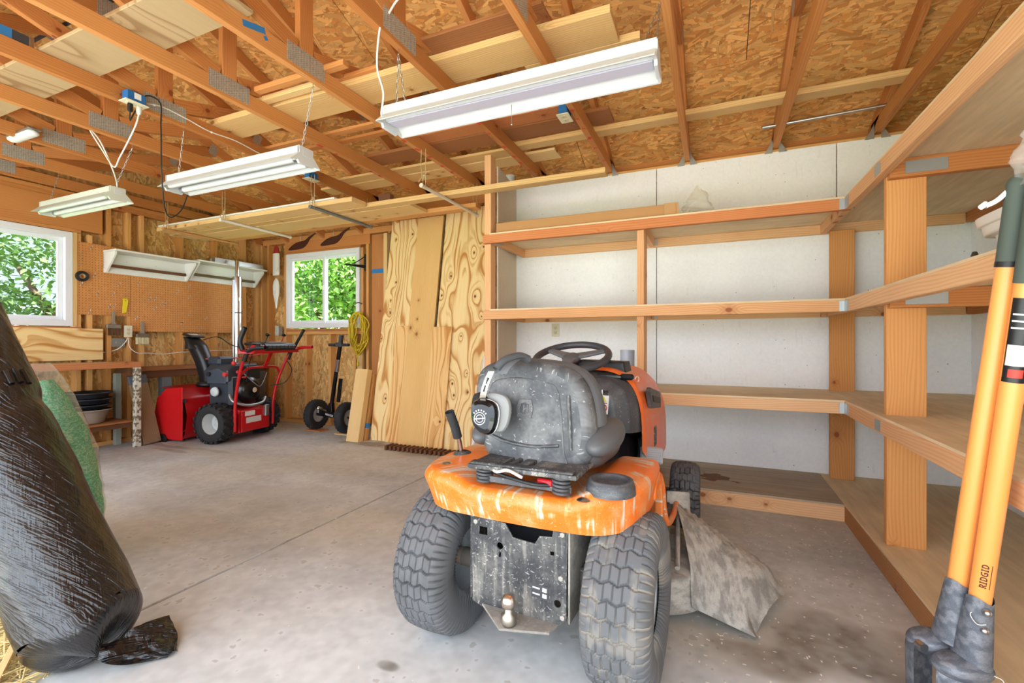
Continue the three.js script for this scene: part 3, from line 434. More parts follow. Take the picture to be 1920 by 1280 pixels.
// ---------------------------------------------------------------- hanging lights
function chainGeo(A, B) { const a = V3(...A), b = V3(...B), n = Math.max(2, Math.round(a.distanceTo(b) / 0.024)), L = []; const base = new THREE.TorusGeometry(0.0085, 0.0017, 5, 12); base.scale(0.62, 1.75, 1); const q = new THREE.Quaternion().setFromUnitVectors(V3(0, 1, 0), b.clone().sub(a).normalize()); for (let i = 0; i < n; i++) { const g = base.clone(); g.rotateY(i % 2 ? Math.PI / 2 : 0.1); g.applyQuaternion(q); g.translate(...a.clone().lerp(b, (i + 0.5) / n).toArray()); L.push(g); } return merge(L); }
function shopLight(label, x0, x1, y, z, tilt, hooks, tubes, wMat) {
  const L = x1 - x0, o = thing('shop_light', label, 'light fixture', [(x0 + x1) / 2, y, z], 0, 'hanging shop lights'); const m = wMat;
  const half = tubes ? [[0.105, -0.004], [0.102, 0.002], [0.05, 0.05], [0.05, 0.088], [0.046, 0.092]] : [[0.105, -0.002], [0.103, 0.004], [0.05, 0.056], [0.045, 0.1], [0.04, 0.103]];
  const pts = [...half.map(p => [p[0], p[1]]), ...half.slice().reverse().map(p => [-p[0], p[1]])];
  const inner = tubes ? [[-0.097, 0], [-0.047, 0.047], [-0.03, 0.06], [-0.012, 0.042], [0.012, 0.042], [0.03, 0.06], [0.047, 0.047], [0.097, 0]] : [[-0.097, 0.0], [-0.045, 0.045], [-0.036, 0.024], [0.036, 0.024], [0.045, 0.045], [0.097, 0.0]];
  const g = ext([...pts, ...inner], L - 0.02, 0.0008); g.rotateY(Math.PI / 2); mesh('reflector', g, m, o);
  for (const s of [-1, 1]) { const e = ext([[-0.1, 0], [-0.05, 0.052], [-0.05, 0.09], [0.05, 0.09], [0.05, 0.052], [0.1, 0], [0.06, 0.006], [0.05, -0.012], [-0.05, -0.012], [-0.06, 0.006]], 0.014, 0.002); e.rotateY(Math.PI / 2); e.translate(s * (L / 2 - 0.012), 0, 0); mesh('end_cap', e, m, o); if (tubes) mesh('end_plate', at(box(0.002, 0.035, 0.05, 0.0006), s * (L / 2 - 0.0045), 0.055, 0), std('#d5d8da', 0.4), o); }
  if (tubes) for (const s of [-1, 1]) { const t = pipe([-L / 2 + 0.03, 0.018, s * 0.045], [L / 2 - 0.03, 0.018, s * 0.045], 0.019, 18); const tm = mesh('tube', t, std('#e0e4e3', 0.3), o); mesh('tube_cap', merge([-1, 1].map(e => pipe([e * (L / 2 - 0.05), 0.018, s * 0.045], [e * (L / 2 - 0.02), 0.018, s * 0.045], 0.0195, 18))), M.steel, tm); }
  else { mesh('diffuser', at(box(L - 0.05, 0.006, 0.066, 0.002), 0, 0.021, 0), std('#c6c6d8', 0.4), o); mesh('pull_cord', merge([pipe([0.0, 0.02, -0.055], [0.0, -0.07, -0.055], 0.0012, 6), at(new THREE.SphereGeometry(0.004, 8, 6), 0, -0.072, -0.055)]), M.steel, o); }
  o.rotation.x = tilt;
  const c = []; const inv = p => [p[0] - (x0 + x1) / 2, p[1] - y, p[2] - z];
  for (const [hx, hz, lx] of hooks) { const H = inv([hx, 2.452, hz]); mesh('hook', tube([[H[0], H[1] + 0.014, H[2]], [H[0], H[1], H[2]], [H[0] + 0.006, H[1] - 0.012, H[2]], [H[0], H[1] - 0.018, H[2] + 0.003], [H[0] - 0.006, H[1] - 0.01, H[2]]], 0.002, 14, 6), M.steel, o);
    for (const dx of tubes ? [0] : [-0.025, 0.03]) mesh('chain', chainGeo([H[0], H[1] - 0.016, H[2]], [lx - (x0 + x1) / 2 + dx, 0.098, tubes ? 0 : 0]), M.steel, o); }
  return o;
}
const wGloss = std('#d3d7d8', 0.4);
shopLight('white shop light with a flat lilac diffuser hung on doubled chains over the tractor', -1.50, -0.185, 2.105, -1.885, 0, [[-1.4, -1.84, -1.42], [-0.2, -2.0, -0.23]], false, wGloss);
shopLight('white twin-tube shop light hung over the middle of the floor', -3.36, -2.13, 2.06, -1.96, 0, [[-2.02, -1.9, -2.17], [-3.23, -1.95, -3.3]], true, wGloss);
shopLight('white open-ended twin-tube shop light hung by the left window', -5.1, -4.06, 2.1, -1.99, 0, [[-3.85, -1.97, -4.1], [-5.06, -2.05, -5.05]], true, std('#d2d8cc', 0.45));
// ---------------------------------------------------------------- electrical boxes and cords
function blueBox(label, pos, turn, stk) { const o = thing('junction_box', label, 'electrical box', pos, turn); mesh('box_body', at(box(0.1, 0.06, 0.056, 0.004), 0, 0.03, 0), M.blueBox, o); mesh('cover_plate', at(box(0.125, 0.006, 0.078, 0.002), 0, -0.003, 0), M.almond, o);
  for (const s of [-1, 1]) { const r = mesh('receptacle', at(box(0.03, 0.004, 0.03, 0.003), s * 0.024, -0.007, 0), std('#d5cdac', 0.45), o); mesh('slot', merge([-1, 1].map(k => at(box(0.002, 0.001, 0.008, 0.0002), s * 0.024 + k * 0.006, -0.0092, 0))), M.black, r); }
  if (stk) mesh('sticker', at(box(0.036, 0.036, 0.001, 0.0003), 0.005, 0.036, 0.0285), std('#eef0f0', 0.6), o); return o; }
blueBox('blue electrical box with a white sticker and two plugs on the truss', [-3.245, 2.465, -1.635], Math.PI / 2 + 0.0, true).position.x = -3.175;
blueBox('blue electrical box with almond cover under the truss behind the right-hand light', [-0.845, 2.44, -2.78], Math.PI / 2, false);
blueBox('blue electrical box with almond cover behind the middle shop light', [-3.18, 2.44, -2.97], Math.PI / 2, false);
{ const p = thing('power_plug', 'white plug and flat cord looping from the blue box to the left shop light', 'plug', [0, 0, 0]); mesh('plug_body', at(lathe([[0, 0], [0.01, 0], [0.014, 0.02], [0.014, 0.045], [0, 0.046]], 14), -3.175, 2.41, -1.66), M.cordW, p); mesh('cord', tube([[-3.175, 2.412, -1.66], [-3.2, 2.36, -1.66], [-3.5, 2.22, -1.72], [-3.62, 2.19, -1.75], [-3.72, 2.3, -1.74], [-3.8, 2.452, -1.7], [-3.78, 2.4, -1.74], [-3.85, 2.25, -1.85], [-4.0, 2.2, -1.95], [-4.08, 2.19, -1.99]], 0.0045, 60, 8), M.cordW, p); }
{ const p = thing('black_extension_cord', 'black cord hanging in a long loop from the blue box', 'cord', [0, 0, 0]); mesh('plug_body', at(box(0.022, 0.05, 0.026, 0.005), -3.175, 2.432, -1.615), M.cordB, p); mesh('cord', tube([[-3.175, 2.41, -1.615], [-3.19, 2.36, -1.62], [-3.22, 2.43, -1.66], [-3.205, 2.56, -1.72], [-3.19, 2.55, -1.78], [-3.19, 2.4, -1.79], [-3.2, 2.1, -1.8], [-3.3, 1.9, -1.88], [-3.36, 1.88, -1.95], [-3.37, 1.95, -2.02], [-3.34, 2.12, -2.06]], 0.004, 70, 8), M.cordB, p); }
{ const p = thing('white_power_cord', 'white cord hanging from the truss to the right-hand light', 'cord', [0, 0, 0]); mesh('cord', tube([[-1.38, 2.462, -1.68], [-1.4, 2.4, -1.69], [-1.42, 2.3, -1.71], [-1.41, 2.2, -1.74], [-1.47, 2.14, -1.8], [-1.5, 2.135, -1.86]], 0.0045, 40, 8), M.cordW, p); mesh('cord_end', at(box(0.02, 0.012, 0.014, 0.003), -1.5, 2.135, -1.865), M.cordW, p); }
{ const p = thing('upper_white_cord', 'white cord with a yellow tag strung along the trusses above the right-hand light', 'cord', [0, 0, 0]); mesh('cord', tube([[-1.4, 2.56, -1.75], [-1.3, 2.6, -1.72], [-1.2, 2.585, -1.72], [-1.08, 2.61, -1.7], [-0.95, 2.59, -1.72], [-0.88, 2.6, -1.74], [-0.79, 2.562, -1.72]], 0.005, 50, 8), M.cordW, p); mesh('tag', at(box(0.03, 0.05, 0.001, 0.0003), -0.95, 2.585, -1.726, 0, 0, 0.5), std('#e8d820', 0.6), p); }
{ const p = thing('stapled_cable', 'white cable stapled in waves along the truss chord beside the blue box', 'cable', [-3.205, 0, 0]); mesh('cable', tube([[0.0, 2.51, -1.72], [0.0, 2.53, -1.8], [0.0, 2.52, -1.95], [0.0, 2.5, -2.1], [0.0, 2.51, -2.3], [0.0, 2.49, -2.5], [0.0, 2.47, -2.8], [0.0, 2.47, -2.93]], 0.004, 50, 8), M.cordW, p); for (const [y, z] of [[2.52, -1.76], [2.498, -2.12]]) mesh('staple', at(box(0.008, 0.012, 0.012, 0.002), 0.001, y, z), std('#f2f2f2', 0.4), p); }

// ---------------------------------------------------------------- boards hung on roped pipes
const PY = 2.181;
function hungPipe(label, x, z0, z1, mat, ropes) { const p = thing('hanging_pipe', label, 'pipe', [x, PY, 0], 0, 'pipes slung from the trusses'); mesh('pipe_wall', pipe([0, 0, z0], [0, 0, z1], 0.0135), mat, p); mesh('end_cap', pipe([0, 0, z0 + 0.012], [0, 0, z0 - 0.006], 0.0165), mat, p); mesh('end_cap', pipe([0, 0, z1 - 0.012], [0, 0, z1 + 0.006], 0.0165), mat, p);
  for (const z of [z0 - 0.03, z1 + 0.02]) { if (!ropes && z < -3.3) continue; const r = mesh('rope', merge([tube([[0.012, 0.28, z], [0.011, 0.15, z], [0.01, 0.05, z], [0.012, 0, z], [0, -0.016, z], [-0.014, 0, z], [-0.012, 0.05, z], [-0.028, 0.15, z], [-0.026, 0.28, z]], 0.003, 30, 6)]), M.rope, p); mesh('knot', merge([at(new THREE.TorusKnotGeometry(0.011, 0.0035, 40, 6), -0.005, 0.075, z), tube([[-0.005, 0.075, z], [-0.03, 0.06, z + 0.01], [-0.04, 0.035, z + 0.012]], 0.0028, 10, 6), tube([[-0.005, 0.075, z], [0.02, 0.1, z + 0.008], [0.035, 0.098, z + 0.01]], 0.0028, 10, 6)]), M.rope, r); } return p; }
hungPipe('white plastic pipe roped under the truss holding the long two-by-four', -1.95, -2.84, -3.7, std('#dcd2be', 0.45), true);
hungPipe('dark grey pipe roped under the trusses holding the stack of boards', -3.12, -2.91, -3.66, std('#6e7476', 0.45), true);
hungPipe('white pipe roped under the trusses in the middle of the stack of boards', -4.23, -2.89, -3.66, std('#e6e4de', 0.4), true);
hungPipe('brownish pipe roped under the trusses near the left wall', -5.1, -2.89, -3.66, std('#c48a58', 0.5), true);
const BY = PY + 0.0145;
function hboard(label, a, b, mat) { const t = slab('hung_board', a, b, mat, scene, 0.002); return tag(t, label, 'board', 'boards on the hanging pipes'); }

hboard('yellow pine board at the open edge of the hanging stack', [-5.35, BY, -3.13], [-2.72, BY + 0.038, -2.96], M.yellow[0]);
hboard('long two-by-four on the hanging pipes reaching past the shelf post', [-3.2, BY, -3.235], [-0.67, BY + 0.038, -3.146], M.yellow[1]);
hboard('pale board in the middle of the hanging stack', [-5.45, BY, -3.232], [-3.24, BY + 0.03, -3.142], M.yellow[1]);
hboard('wide pine board at the wall side of the hanging stack', [-5.4, BY, -3.5], [-2.35, BY + 0.03, -3.245], M.yellow[0]);
hboard('reddish board against the wall in the hanging stack', [-5.2, BY, -3.61], [-1.86, BY + 0.038, -3.51], lum('#dfae74'));
hboard('white painted trim strip lying on the hanging stack', [-5.3, BY + 0.039, -2.99], [-2.9, BY + 0.053, -2.945], std('#e8e8e2', 0.5));
hboard('second white trim strip overhanging the hanging stack', [-4.3, BY + 0.039, -3.06], [-2.86, BY + 0.05, -3.02], std('#dfe2da', 0.5));
hboard('greenish weathered lath on the hanging stack', [-5.0, BY + 0.039, -3.12], [-3.3, BY + 0.055, -3.07], std('#8f936c', 0.8));
hboard('short dark block end on the long two-by-four', [-2.62, BY + 0.039, -3.22], [-2.5, BY + 0.1, -3.17], M.dark[0]);
// ---------------------------------------------------------------- things on the left wall
const LX = LW + 0.008;
const wp = std('#e9e8e2', 0.5);
function wallShelf(label, z0, z1, y0, y1, strip) { // z0 nearer the door
  const o = thing('wall_shelf', label, 'shelf', [LX, 0, 0], 0, 'white wall shelves'); const L = z0 - z1, D = 0.2;
  mesh('top_board', slabG([0, y1 - 0.018, z1 - 0.03], [D + 0.02, y1, z0 + 0.0], 0.002), wp, o);
  mesh('back_board', slabG([0, y0, z1], [0.014, y1 - 0.019, z0 - 0.002], 0.002), wp, o);
  for (const z of [z0 - 0.012, z1 + 0.012]) { const g = ext([[0.015, y0], [0.04, y0], [D, y1 - 0.05], [D, y1 - 0.0195], [0.015, y1 - 0.0195]], 0.018, 0.002); g.translate(0, 0, z); mesh('end_bracket', g, wp, o); }
  mesh('hanging_rail', slabG([0.045, y0 + 0.055, z1 + 0.03], [0.062, y0 + 0.085, z0 - 0.03], 0.002), strip, o);
  for (const k of [0.25, 0.6]) mesh('screw', at(new THREE.CylinderGeometry(0.004, 0.004, 0.003, 10), 0.0145, (y0 + y1) / 2 + 0.02, lerp(z0, z1, k), 0, 0, Math.PI / 2), M.steel, o);
  return o;
}
wallShelf('white wall shelf with slanted brackets and a brown hanging rail', -2.6, -3.385, 1.728, 1.95, M.dark[0]);
wallShelf('white wall shelf in the corner carrying the aluminium bar', -3.40, -4.25, 1.75, 1.975, std('#6b5a3c', 0.8));
{ const b = thing('aluminium_bar', 'silver aluminium channel lying on the corner wall shelf', 'metal bar', [-5.44, 1.9755, -3.93]); mesh('channel', (() => { const g = ext([[-0.045, 0], [0.045, 0], [0.045, 0.06], [0.041, 0.06], [0.041, 0.004], [-0.041, 0.004], [-0.041, 0.06], [-0.045, 0.06]], 0.64, 0.0005); return g; })(), M.steel, b); mesh('end_plate', at(box(0.085, 0.05, 0.004, 0.001), 0, 0.03, 0.3), M.galv, b); }
{ // telescoping chrome pole
  const p = thing('chrome_pole', 'tall chrome telescoping pole standing behind the snow blower', 'pole', [-5.295, 0, -3.815]); mesh('lower_tube', lathe([[0, 0], [0.053, 0], [0.053, 1.82], [0.03, 1.83], [0, 1.83]], 26), M.chrome, p); mesh('upper_tube', at(lathe([[0.022, 0], [0.022, 0.2], [0, 0.201]], 22), 0.0, 1.825, 0), M.chrome, p);
  mesh('side_tube', pipe([0.02, 0.03, 0.06], [0.02, 1.78, 0.06], 0.016), M.steel, p); mesh('strap', at(lathe([[0.054, 0], [0.058, 0.002], [0.058, 0.012], [0.054, 0.014]], 22), 0, 1.38, 0, 0, 0, 0, [1, 1, 1]), M.black, p); mesh('lug', at(box(0.02, 0.05, 0.03, 0.003), 0.046, 1.55, 0.0), M.galv, p); }
function brush(label, y, z, bristle, metalDark) { const b = thing('paint_brush', label, 'brush', [LX + 0.025, y, z], Math.PI / 2, 'wide brushes hanging on the wall'); mesh('handle', (() => { const g = ext([[-0.011, -0.01], [0.011, -0.01], [0.014, -0.06], [0.012, -0.12], [0.03, -0.145], [-0.03, -0.145], [-0.012, -0.12], [-0.014, -0.06]], 0.018, 0.004, [circ(0, -0.025, 0.004, 10)]); return g; })(), std('#8f8272', 0.8), b);
  mesh('ferrule', at(box(0.125, 0.04, 0.034, 0.004), 0, -0.163, 0), std(metalDark, 0.5, { metalness: 0.6 }), b);
  const L = []; for (let i = 0; i < 90; i++) L.push(at(box(0.004, 0.07 + rr(-0.006, 0.006), 0.004, 0.0008), rr(-0.058, 0.058), -0.217, rr(-0.014, 0.014), rr(-0.05, 0.05), 0, rr(-0.06, 0.06))); const m = mesh('bristles', merge(L), std(bristle, 0.9), b); m.userData.kind = 'stuff'; return b; }
brush('wide masonry brush with brown bristles hanging on the pegboard', 1.355, -2.675, '#6a4a34', '#8d8478');
brush('wide masonry brush with cream bristles hanging on the pegboard', 1.265, -2.935, '#dcd2ac', '#7c6c58');
{ const t = thing('yellow_square', 'small yellow plastic carpenter tool hanging on a peg hook', 'tool', [LX + 0.012, 1.43, -2.775], Math.PI / 2); mesh('blade', (() => { const g = ext([[-0.012, 0.035], [0.03, 0.05], [0.035, 0.03], [0.018, -0.09], [-0.018, -0.1]], 0.006, 0.001, [circ(0.012, 0.03, 0.006, 10)]); return g; })(), std('#e5cf1c', 0.5), t); mesh('handle', at(box(0.05, 0.018, 0.012, 0.003), 0.01, 0.045, 0), std('#d8bf10', 0.5), t); }
{ const t = thing('tape_roll', 'roll of black tape hanging beside the left window', 'tape roll', [LX + 0.018, 1.667, -2.425], Math.PI / 2); const g = lathe([[0.024, -0.012], [0.05, -0.012], [0.051, 0], [0.05, 0.012], [0.024, 0.012], [0.024, -0.012]], 28); g.rotateX(Math.PI / 2); mesh('tape', g, M.black, t); const g2 = lathe([[0.019, -0.012], [0.0239, -0.012], [0.0239, 0.012], [0.019, 0.012], [0.019, -0.012]], 24); g2.rotateX(Math.PI / 2); mesh('core', g2, std('#b9986c', 0.8), t); }
// peg hooks
{
  const pos = [[1.959, -2.499], [1.695, -2.52], [1.594, -2.42], [1.52, -2.548], [1.523, -2.677], [1.401, -2.645], [1.403, -2.69], [1.334, -2.483], [1.652, -2.902], [1.624, -2.726], [1.683, -3.417], [1.604, -3.286], [1.503, -3.006], [1.508, -3.061], [1.555, -3.42], [1.458, -3.118], [1.454, -3.158], [1.403, -3.061], [1.361, -3.42], [1.29, -2.88], [1.256, -3.336], [1.317, -3.605], [1.188, -3.546]];
  const g = merge([tube([[0, 0, 0], [0.012, 0, 0], [0.03, -0.004, 0], [0.036, 0.004, 0], [0.037, 0.018, 0]], 0.0022, 14, 6)]), bk = tube([[0.003, -0.004, 0], [0.004, -0.014, 0], [0.002, -0.024, 0]], 0.0022, 6, 6);
  pos.forEach(([y, z], i) => { const o = thing('peg_hook', 'small bent wire hook in the pegboard', 'hook', [LX, y, z], 0, 'wire hooks in the pegboard'); mesh('arm', g, M.steel, o); mesh('brace', bk, M.steel, o); });
  for (const z of [-2.425, -2.6]) { const o = thing('key_hook_strip', z < -2.5 ? 'strip of little wire loops on the pegboard next to the white shelf' : 'strip of little wire loops on the pegboard next to the window trim', 'hook strip', [LX, 1.83, z]); for (let k = 0; k < 6; k++) mesh('loop', at(tube([[0, 0, 0], [0.014, 0.002, 0], [0.017, 0.012, 0], [0.006, 0.014, 0]], 0.0018, 10, 5), 0, k * 0.025 - 0.06, 0), M.steel, o); }
}
outletPlate('wall_outlet', 'almond electrical outlet on a stud between the two brushes', [LX + 0.018, 1.145, -2.805], Math.PI / 2, 0.075, 0.12);
{ const o = thing('metal_junction_box', 'grey metal box fixed between the studs under the brown brush', 'electrical box', [LW - 0.04, 1.03, -2.735]); mesh('box_body', at(box(0.05, 0.085, 0.12, 0.004), 0, 0, 0), M.galv, o); mesh('cover', at(box(0.004, 0.09, 0.125, 0.002), 0.028, 0, 0), std('#9aa0a2', 0.45, { metalness: 0.7 }), o); mesh('knockout', at(new THREE.CylinderGeometry(0.01, 0.01, 0.003, 14), 0.031, 0, 0.02, 0, 0, Math.PI / 2), M.galv, o); }
{ const o = thing('wall_cable', 'white cable sagging from stud to stud above the workbench', 'cable'); mesh('cable', tube([[LW - 0.05, 0.92, -2.52], [LW - 0.04, 0.93, -2.62], [LW + 0.006, 0.96, -2.72], [LW + 0.008, 1.05, -2.8], [LW + 0.01, 1.08, -2.81]], 0.0045, 30, 7), M.cordW, o); mesh('cable', tube([[LW + 0.006, 1.08, -2.82], [LW + 0.01, 0.98, -2.83], [LW + 0.006, 0.92, -2.9], [LW + 0.006, 0.915, -3.0], [LW + 0.006, 0.9, -3.15], [LW + 0.006, 0.915, -3.3], [LW + 0.006, 0.92, -3.4]], 0.0045, 30, 7), M.cordW, o); mesh('cable', tube([[LW + 0.007, 0.92, -3.4], [LW + 0.007, 0.93, -3.75], [LW + 0.007, 0.93, -4.1], [LW + 0.02, 0.94, WW + 0.02]], 0.004, 20, 7), M.cordW, o); }
// ---------------------------------------------------------------- workbenches
{
  const o = thing('workbench', 'brown workbench with a chipped white leg under the left window', 'workbench'); const X0 = LW + 0.012, X1 = -5.2;
  slab('bench_top', [X0, 0.815, -2.735], [X1 - 0.04, 0.838, -0.9], M.plyGrey, o, 0.002, 2); slab('front_board', [X1 - 0.039, 0.785, -2.74], [X1, 0.842, -0.9], M.red[0], o); slab('end_board', [X0, 0.72, -2.735], [X1 - 0.05, 0.785, -2.7], M.dark[0], o);
  const N = makeNoise(61), chip = std('#ffffff', 0.7, { map: tex(128, 256, (u, v) => { const n = N.fbm(u, v, 26, 18, 4); return mix3([206, 202, 190], [120, 104, 78], sm(0.57, 0.63, n)); }, true, 0.6, 0.37) });
  slab('leg', [X1 - 0.05, 0, -2.74], [X1 + 0.0, 0.784, -2.69], chip, o); slab('leg', [X0 + 0.02, 0, -2.72], [X0 + 0.07, 0.72, -2.67], std('#9aa093', 0.7), o); slab('leg', [X1 - 0.05, 0, -1.0], [X1, 0.784, -0.95], chip, o); slab('leg', [X0 + 0.02, 0, -1.0], [X0 + 0.07, 0.815, -0.95], chip, o);
  slab('lower_shelf', [X0, 0.25, -2.675], [X1 - 0.02, 0.268, -0.95], M.old[0], o, 0.002, 2); slab('shelf_bearer', [X1 - 0.08, 0.2, -2.68], [X1 - 0.06, 0.249, -0.95], M.dark[0], o); slab('stretcher', [X1 - 0.12, 0.7, -2.72], [X1 - 0.055, 0.784, -2.66], M.dark[0], o);
  const b = thing('rear_bench', 'weathered grey plank bench standing in the corner behind the snow blower', 'workbench'); slab('bench_top', [LW + 0.012, 0.735, -4.3], [-5.35, 0.775, -2.78], M.old[0], b, 0.002, 2); slab('apron', [-5.41, 0.66, -4.28], [-5.37, 0.734, -2.8], M.dark[0], b);
  slab('leg', [-5.45, 0, -3.12], [-5.37, 0.659, -3.03], std('#6d757a', 0.75), b); slab('leg', [-5.45, 0, -4.25], [-5.37, 0.659, -4.17], std('#6d757a', 0.75), b); slab('wall_cleat', [LW + 0.012, 0.66, -4.3], [LW + 0.05, 0.734, -2.8], M.dark[0], b);
}
{ // basins
  const pan = (r0, r1, h) => lathe([[0, 0], [r0, 0], [r0 + 0.01, 0.008], [r1 - 0.01, h - 0.01], [r1 + 0.012, h - 0.004], [r1 + 0.012, h], [r1 - 0.004, h], [r0, 0.012], [0, 0.01]], 40);
  const mk = (label, y, r0, r1, h, mat, dx = 0, dz = 0) => { const o = thing('round_basin', label, 'basin', [-5.4 + dx, y, -2.4 + dz], 0, 'round basins under the bench'); mesh('bowl', pan(r0, r1, h), mat, o); mesh('rim', at(new THREE.TorusGeometry(r1 + 0.008, 0.007, 8, 40), 0, h - 0.003, 0, Math.PI / 2), mat, o); };
  mk('taupe plastic basin at the bottom of the stack under the bench', 0.269, 0.11, 0.16, 0.13, std('#8d7f74', 0.6)); const bk = std('#1c1d21', 0.45);
  mk('black basin resting in the taupe basin', 0.402, 0.13, 0.172, 0.045, bk, 0.0, 0.01); mk('black basin second from the top of the stack', 0.452, 0.14, 0.172, 0.05, bk, -0.004, -0.006); mk('black basin on top of the stack under the bench', 0.506, 0.14, 0.172, 0.055, bk, 0.003, 0.004);
}
{ const b = thing('weathered_board', 'grey weathered board with a blue-grey painted end leaning on the rear bench', 'board', [-5.24, 0.004, -2.98], 0); const q = new THREE.Group(); mesh('plank', at(box(0.03, 0.7, 0.16, 0.003), -0.0, 0.35, 0, 0, 0, 0), lum('#8d7c68', T_lum2), b); mesh('painted_end', at(box(0.032, 0.09, 0.162, 0.003), 0, 0.655, 0), std('#565c62', 0.6), b); b.rotation.set(0.1, 0, 0.2); b.position.set(-5.215, 0.012, -2.845); }
// ---------------------------------------------------------------- window wall things
{ const WZ = WW + 0.003;
  const b1 = thing('red_white_float', 'wooden net float with a red tip hanging beside the window', 'float', [-5.235, 1.9, WZ + 0.03]); mesh('body', lathe([[0, 0], [0.05, 0], [0.055, 0.01], [0.055, 0.27], [0.052, 0.29]], 24), std('#e6e2d6', 0.6), b1); mesh('tip', lathe([[0.0525, 0.29], [0.045, 0.33], [0.028, 0.38], [0.0, 0.41]], 24), std('#a8302a', 0.6), b1); mesh('hook', tube([[0.03, 0.06, 0.045], [0.05, 0.07, 0.06], [0.06, 0.1, 0.055]], 0.004, 10, 6), M.steel, b1); b1.scale.set(1, 1, 0.55);
  const b2 = thing('white_float', 'white pointed wooden float hanging below the red-tipped one', 'float', [-5.235, 1.465, WZ + 0.03]); mesh('body', lathe([[0, 0], [0.012, 0.02], [0.03, 0.1], [0.052, 0.2], [0.055, 0.3], [0.045, 0.36], [0.012, 0.4], [0, 0.405]], 24), std('#e8e6dc', 0.6), b2); mesh('cord_ring', at(new THREE.TorusGeometry(0.018, 0.003, 6, 18), 0, 0.22, 0.05, 0, 0, 0), M.steel, b2); b2.scale.set(1, 1, 0.55);
  const leaf = (label, x, y) => { const o = thing('carved_leaf', label, 'carving', [x, y, WZ + 0.008], 0); const g = ext([[-0.24, -0.09], [-0.16, -0.03], [-0.06, 0.0], [0.04, 0.01], [0.12, 0.05], [0.23, 0.09], [0.13, 0.02], [0.09, -0.03], [0.02, -0.08], [-0.08, -0.095]], 0.012, 0.003, [], true); mesh('blade', g, std('#4a2418', 0.6), o); mesh('peg', pipe([-0.02, -0.02, 0.0], [-0.02, 0.07, 0.004], 0.005), M.almond, o); };
  leaf('dark carved wooden leaf on the header over the window, nearer the corner', -4.8, 2.315); leaf('dark carved wooden leaf on the header over the window, nearer the leaning plywood', -4.25, 2.33);
  const br = thing('black_bracket', 'black iron shelf bracket beside the window', 'bracket', [-3.79, 1.93, WZ]); mesh('wall_plate', at(box(0.025, 0.2, 0.004, 0.001), 0, 0.05, 0.002), M.black, br); mesh('arm', (() => { const g = ext([[0, -0.02], [0, 0.02], [0.24, 0.012], [0.24, 0]], 0.02, 0.002); g.rotateY(-Math.PI / 2 - 0.5); return g; })(), M.black, br); mesh('brace', tube([[0, 0.12, 0.01], [-0.03, 0.06, 0.08], [-0.07, 0.02, 0.14]], 0.006, 10, 8), M.black, br);
  const ob = thing('switch_box', 'grey plastic switch box on the strand board beside the snow blower', 'electrical box', [-5.25, 1.18, WW - 0.03]); mesh('box_body', at(box(0.06, 0.12, 0.06, 0.004), 0, 0, 0.01), std('#aeb0a8', 0.5), ob); mesh('cover', at(box(0.064, 0.125, 0.006, 0.002), 0, 0, 0.042), std('#c9cabf', 0.5), ob); mesh('toggle', at(box(0.008, 0.02, 0.012, 0.002), 0, 0, 0.048), M.almond, ob);
  // extension cord
  const c = thing('yellow_extension_cord', 'yellow extension cord coiled on a hook beside the window', 'cord', [-3.83, 1.3, WZ + 0.07]); const cm = std('#d9b81c', 0.55);
  for (let k = 0; k < 11; k++) { const w = rr(0.07, 0.125), h = rr(0.19, 0.27), ph = rr(-0.3, 0.3), dx = rr(-0.03, 0.03), P = []; for (let i = 0; i < 14; i++) { const a = i / 14 * 6.283; P.push([dx + Math.sin(a + ph * 0.3) * w * (1 + 0.15 * Math.sin(2 * a + k)), -0.02 - h * 0.45 + Math.cos(a) * h * 0.95 * (1 - 0.1 * Math.cos(a)), rr(-0.03, 0.03)]); } mesh('cord_loop', tube(P, 0.007, 64, 7, true), k % 4 === 3 ? std('#b8a020', 0.55) : cm, c); }
  mesh('cord_tail', tube([[0.0, -0.2, 0.02], [-0.015, -0.32, 0.03], [0.0, -0.42, 0.03], [0.02, -0.5, 0.03]], 0.0055, 20, 7), cm, c); mesh('plug', at(lathe([[0, 0], [0.013, 0], [0.015, 0.03], [0.009, 0.05], [0, 0.05]], 14), 0.02, -0.55, 0.03), cm, c); mesh('hanger', tube([[0, 0.19, -0.06], [0, 0.2, 0.0], [0, 0.19, 0.05], [0, 0.21, 0.06]], 0.006, 10, 8), std('#4d5a3a', 0.6), c);
}
// ---------------------------------------------------------------- boards leaning and standing at the window wall
function leaning(name, label, x0, x1, zb, h, th, lean, mat, group, g = 1) { const o = new THREE.Group(); o.name = numbered(name); scene.add(o); o.position.set((x0 + x1) / 2, 0.0, zb); o.rotation.x = -lean; const w = x1 - x0; mesh('panel', at(box(w, h, th, 0.002, g), 0, h / 2 + 0.003, -th / 2), mat, o); return tag(o, label, 'board', group); }
const uvY = (m) => m; // grain runs up the boards
const plyUp = m => { const c = m.clone(); c.map = m.map.clone(); c.map.rotation = -Math.PI / 2; c.map.center.set(0, 0); c.map.needsUpdate = true; return c; };
const plyV = plyUp(M.ply), ply2V = plyUp(M.ply2);
const LN = 0.155;
leaning('plywood_sheet', 'full-height knotty plywood sheet leaning beside the window', -3.31, -2.62, -3.87, 2.42, 0.012, LN, plyV, 'leaning sheets and boards');
leaning('plywood_sheet', 'full-height knotty plywood sheet leaning next to the shelf end post', -2.56, -1.80, -3.80, 2.44, 0.012, LN, plyV, 'leaning sheets and boards');
leaning('leaning_board', 'short orange-tinted board leaning on the plywood', -3.1, -2.925, -3.852, 1.22, 0.012, LN, ply2V, 'leaning sheets and boards');
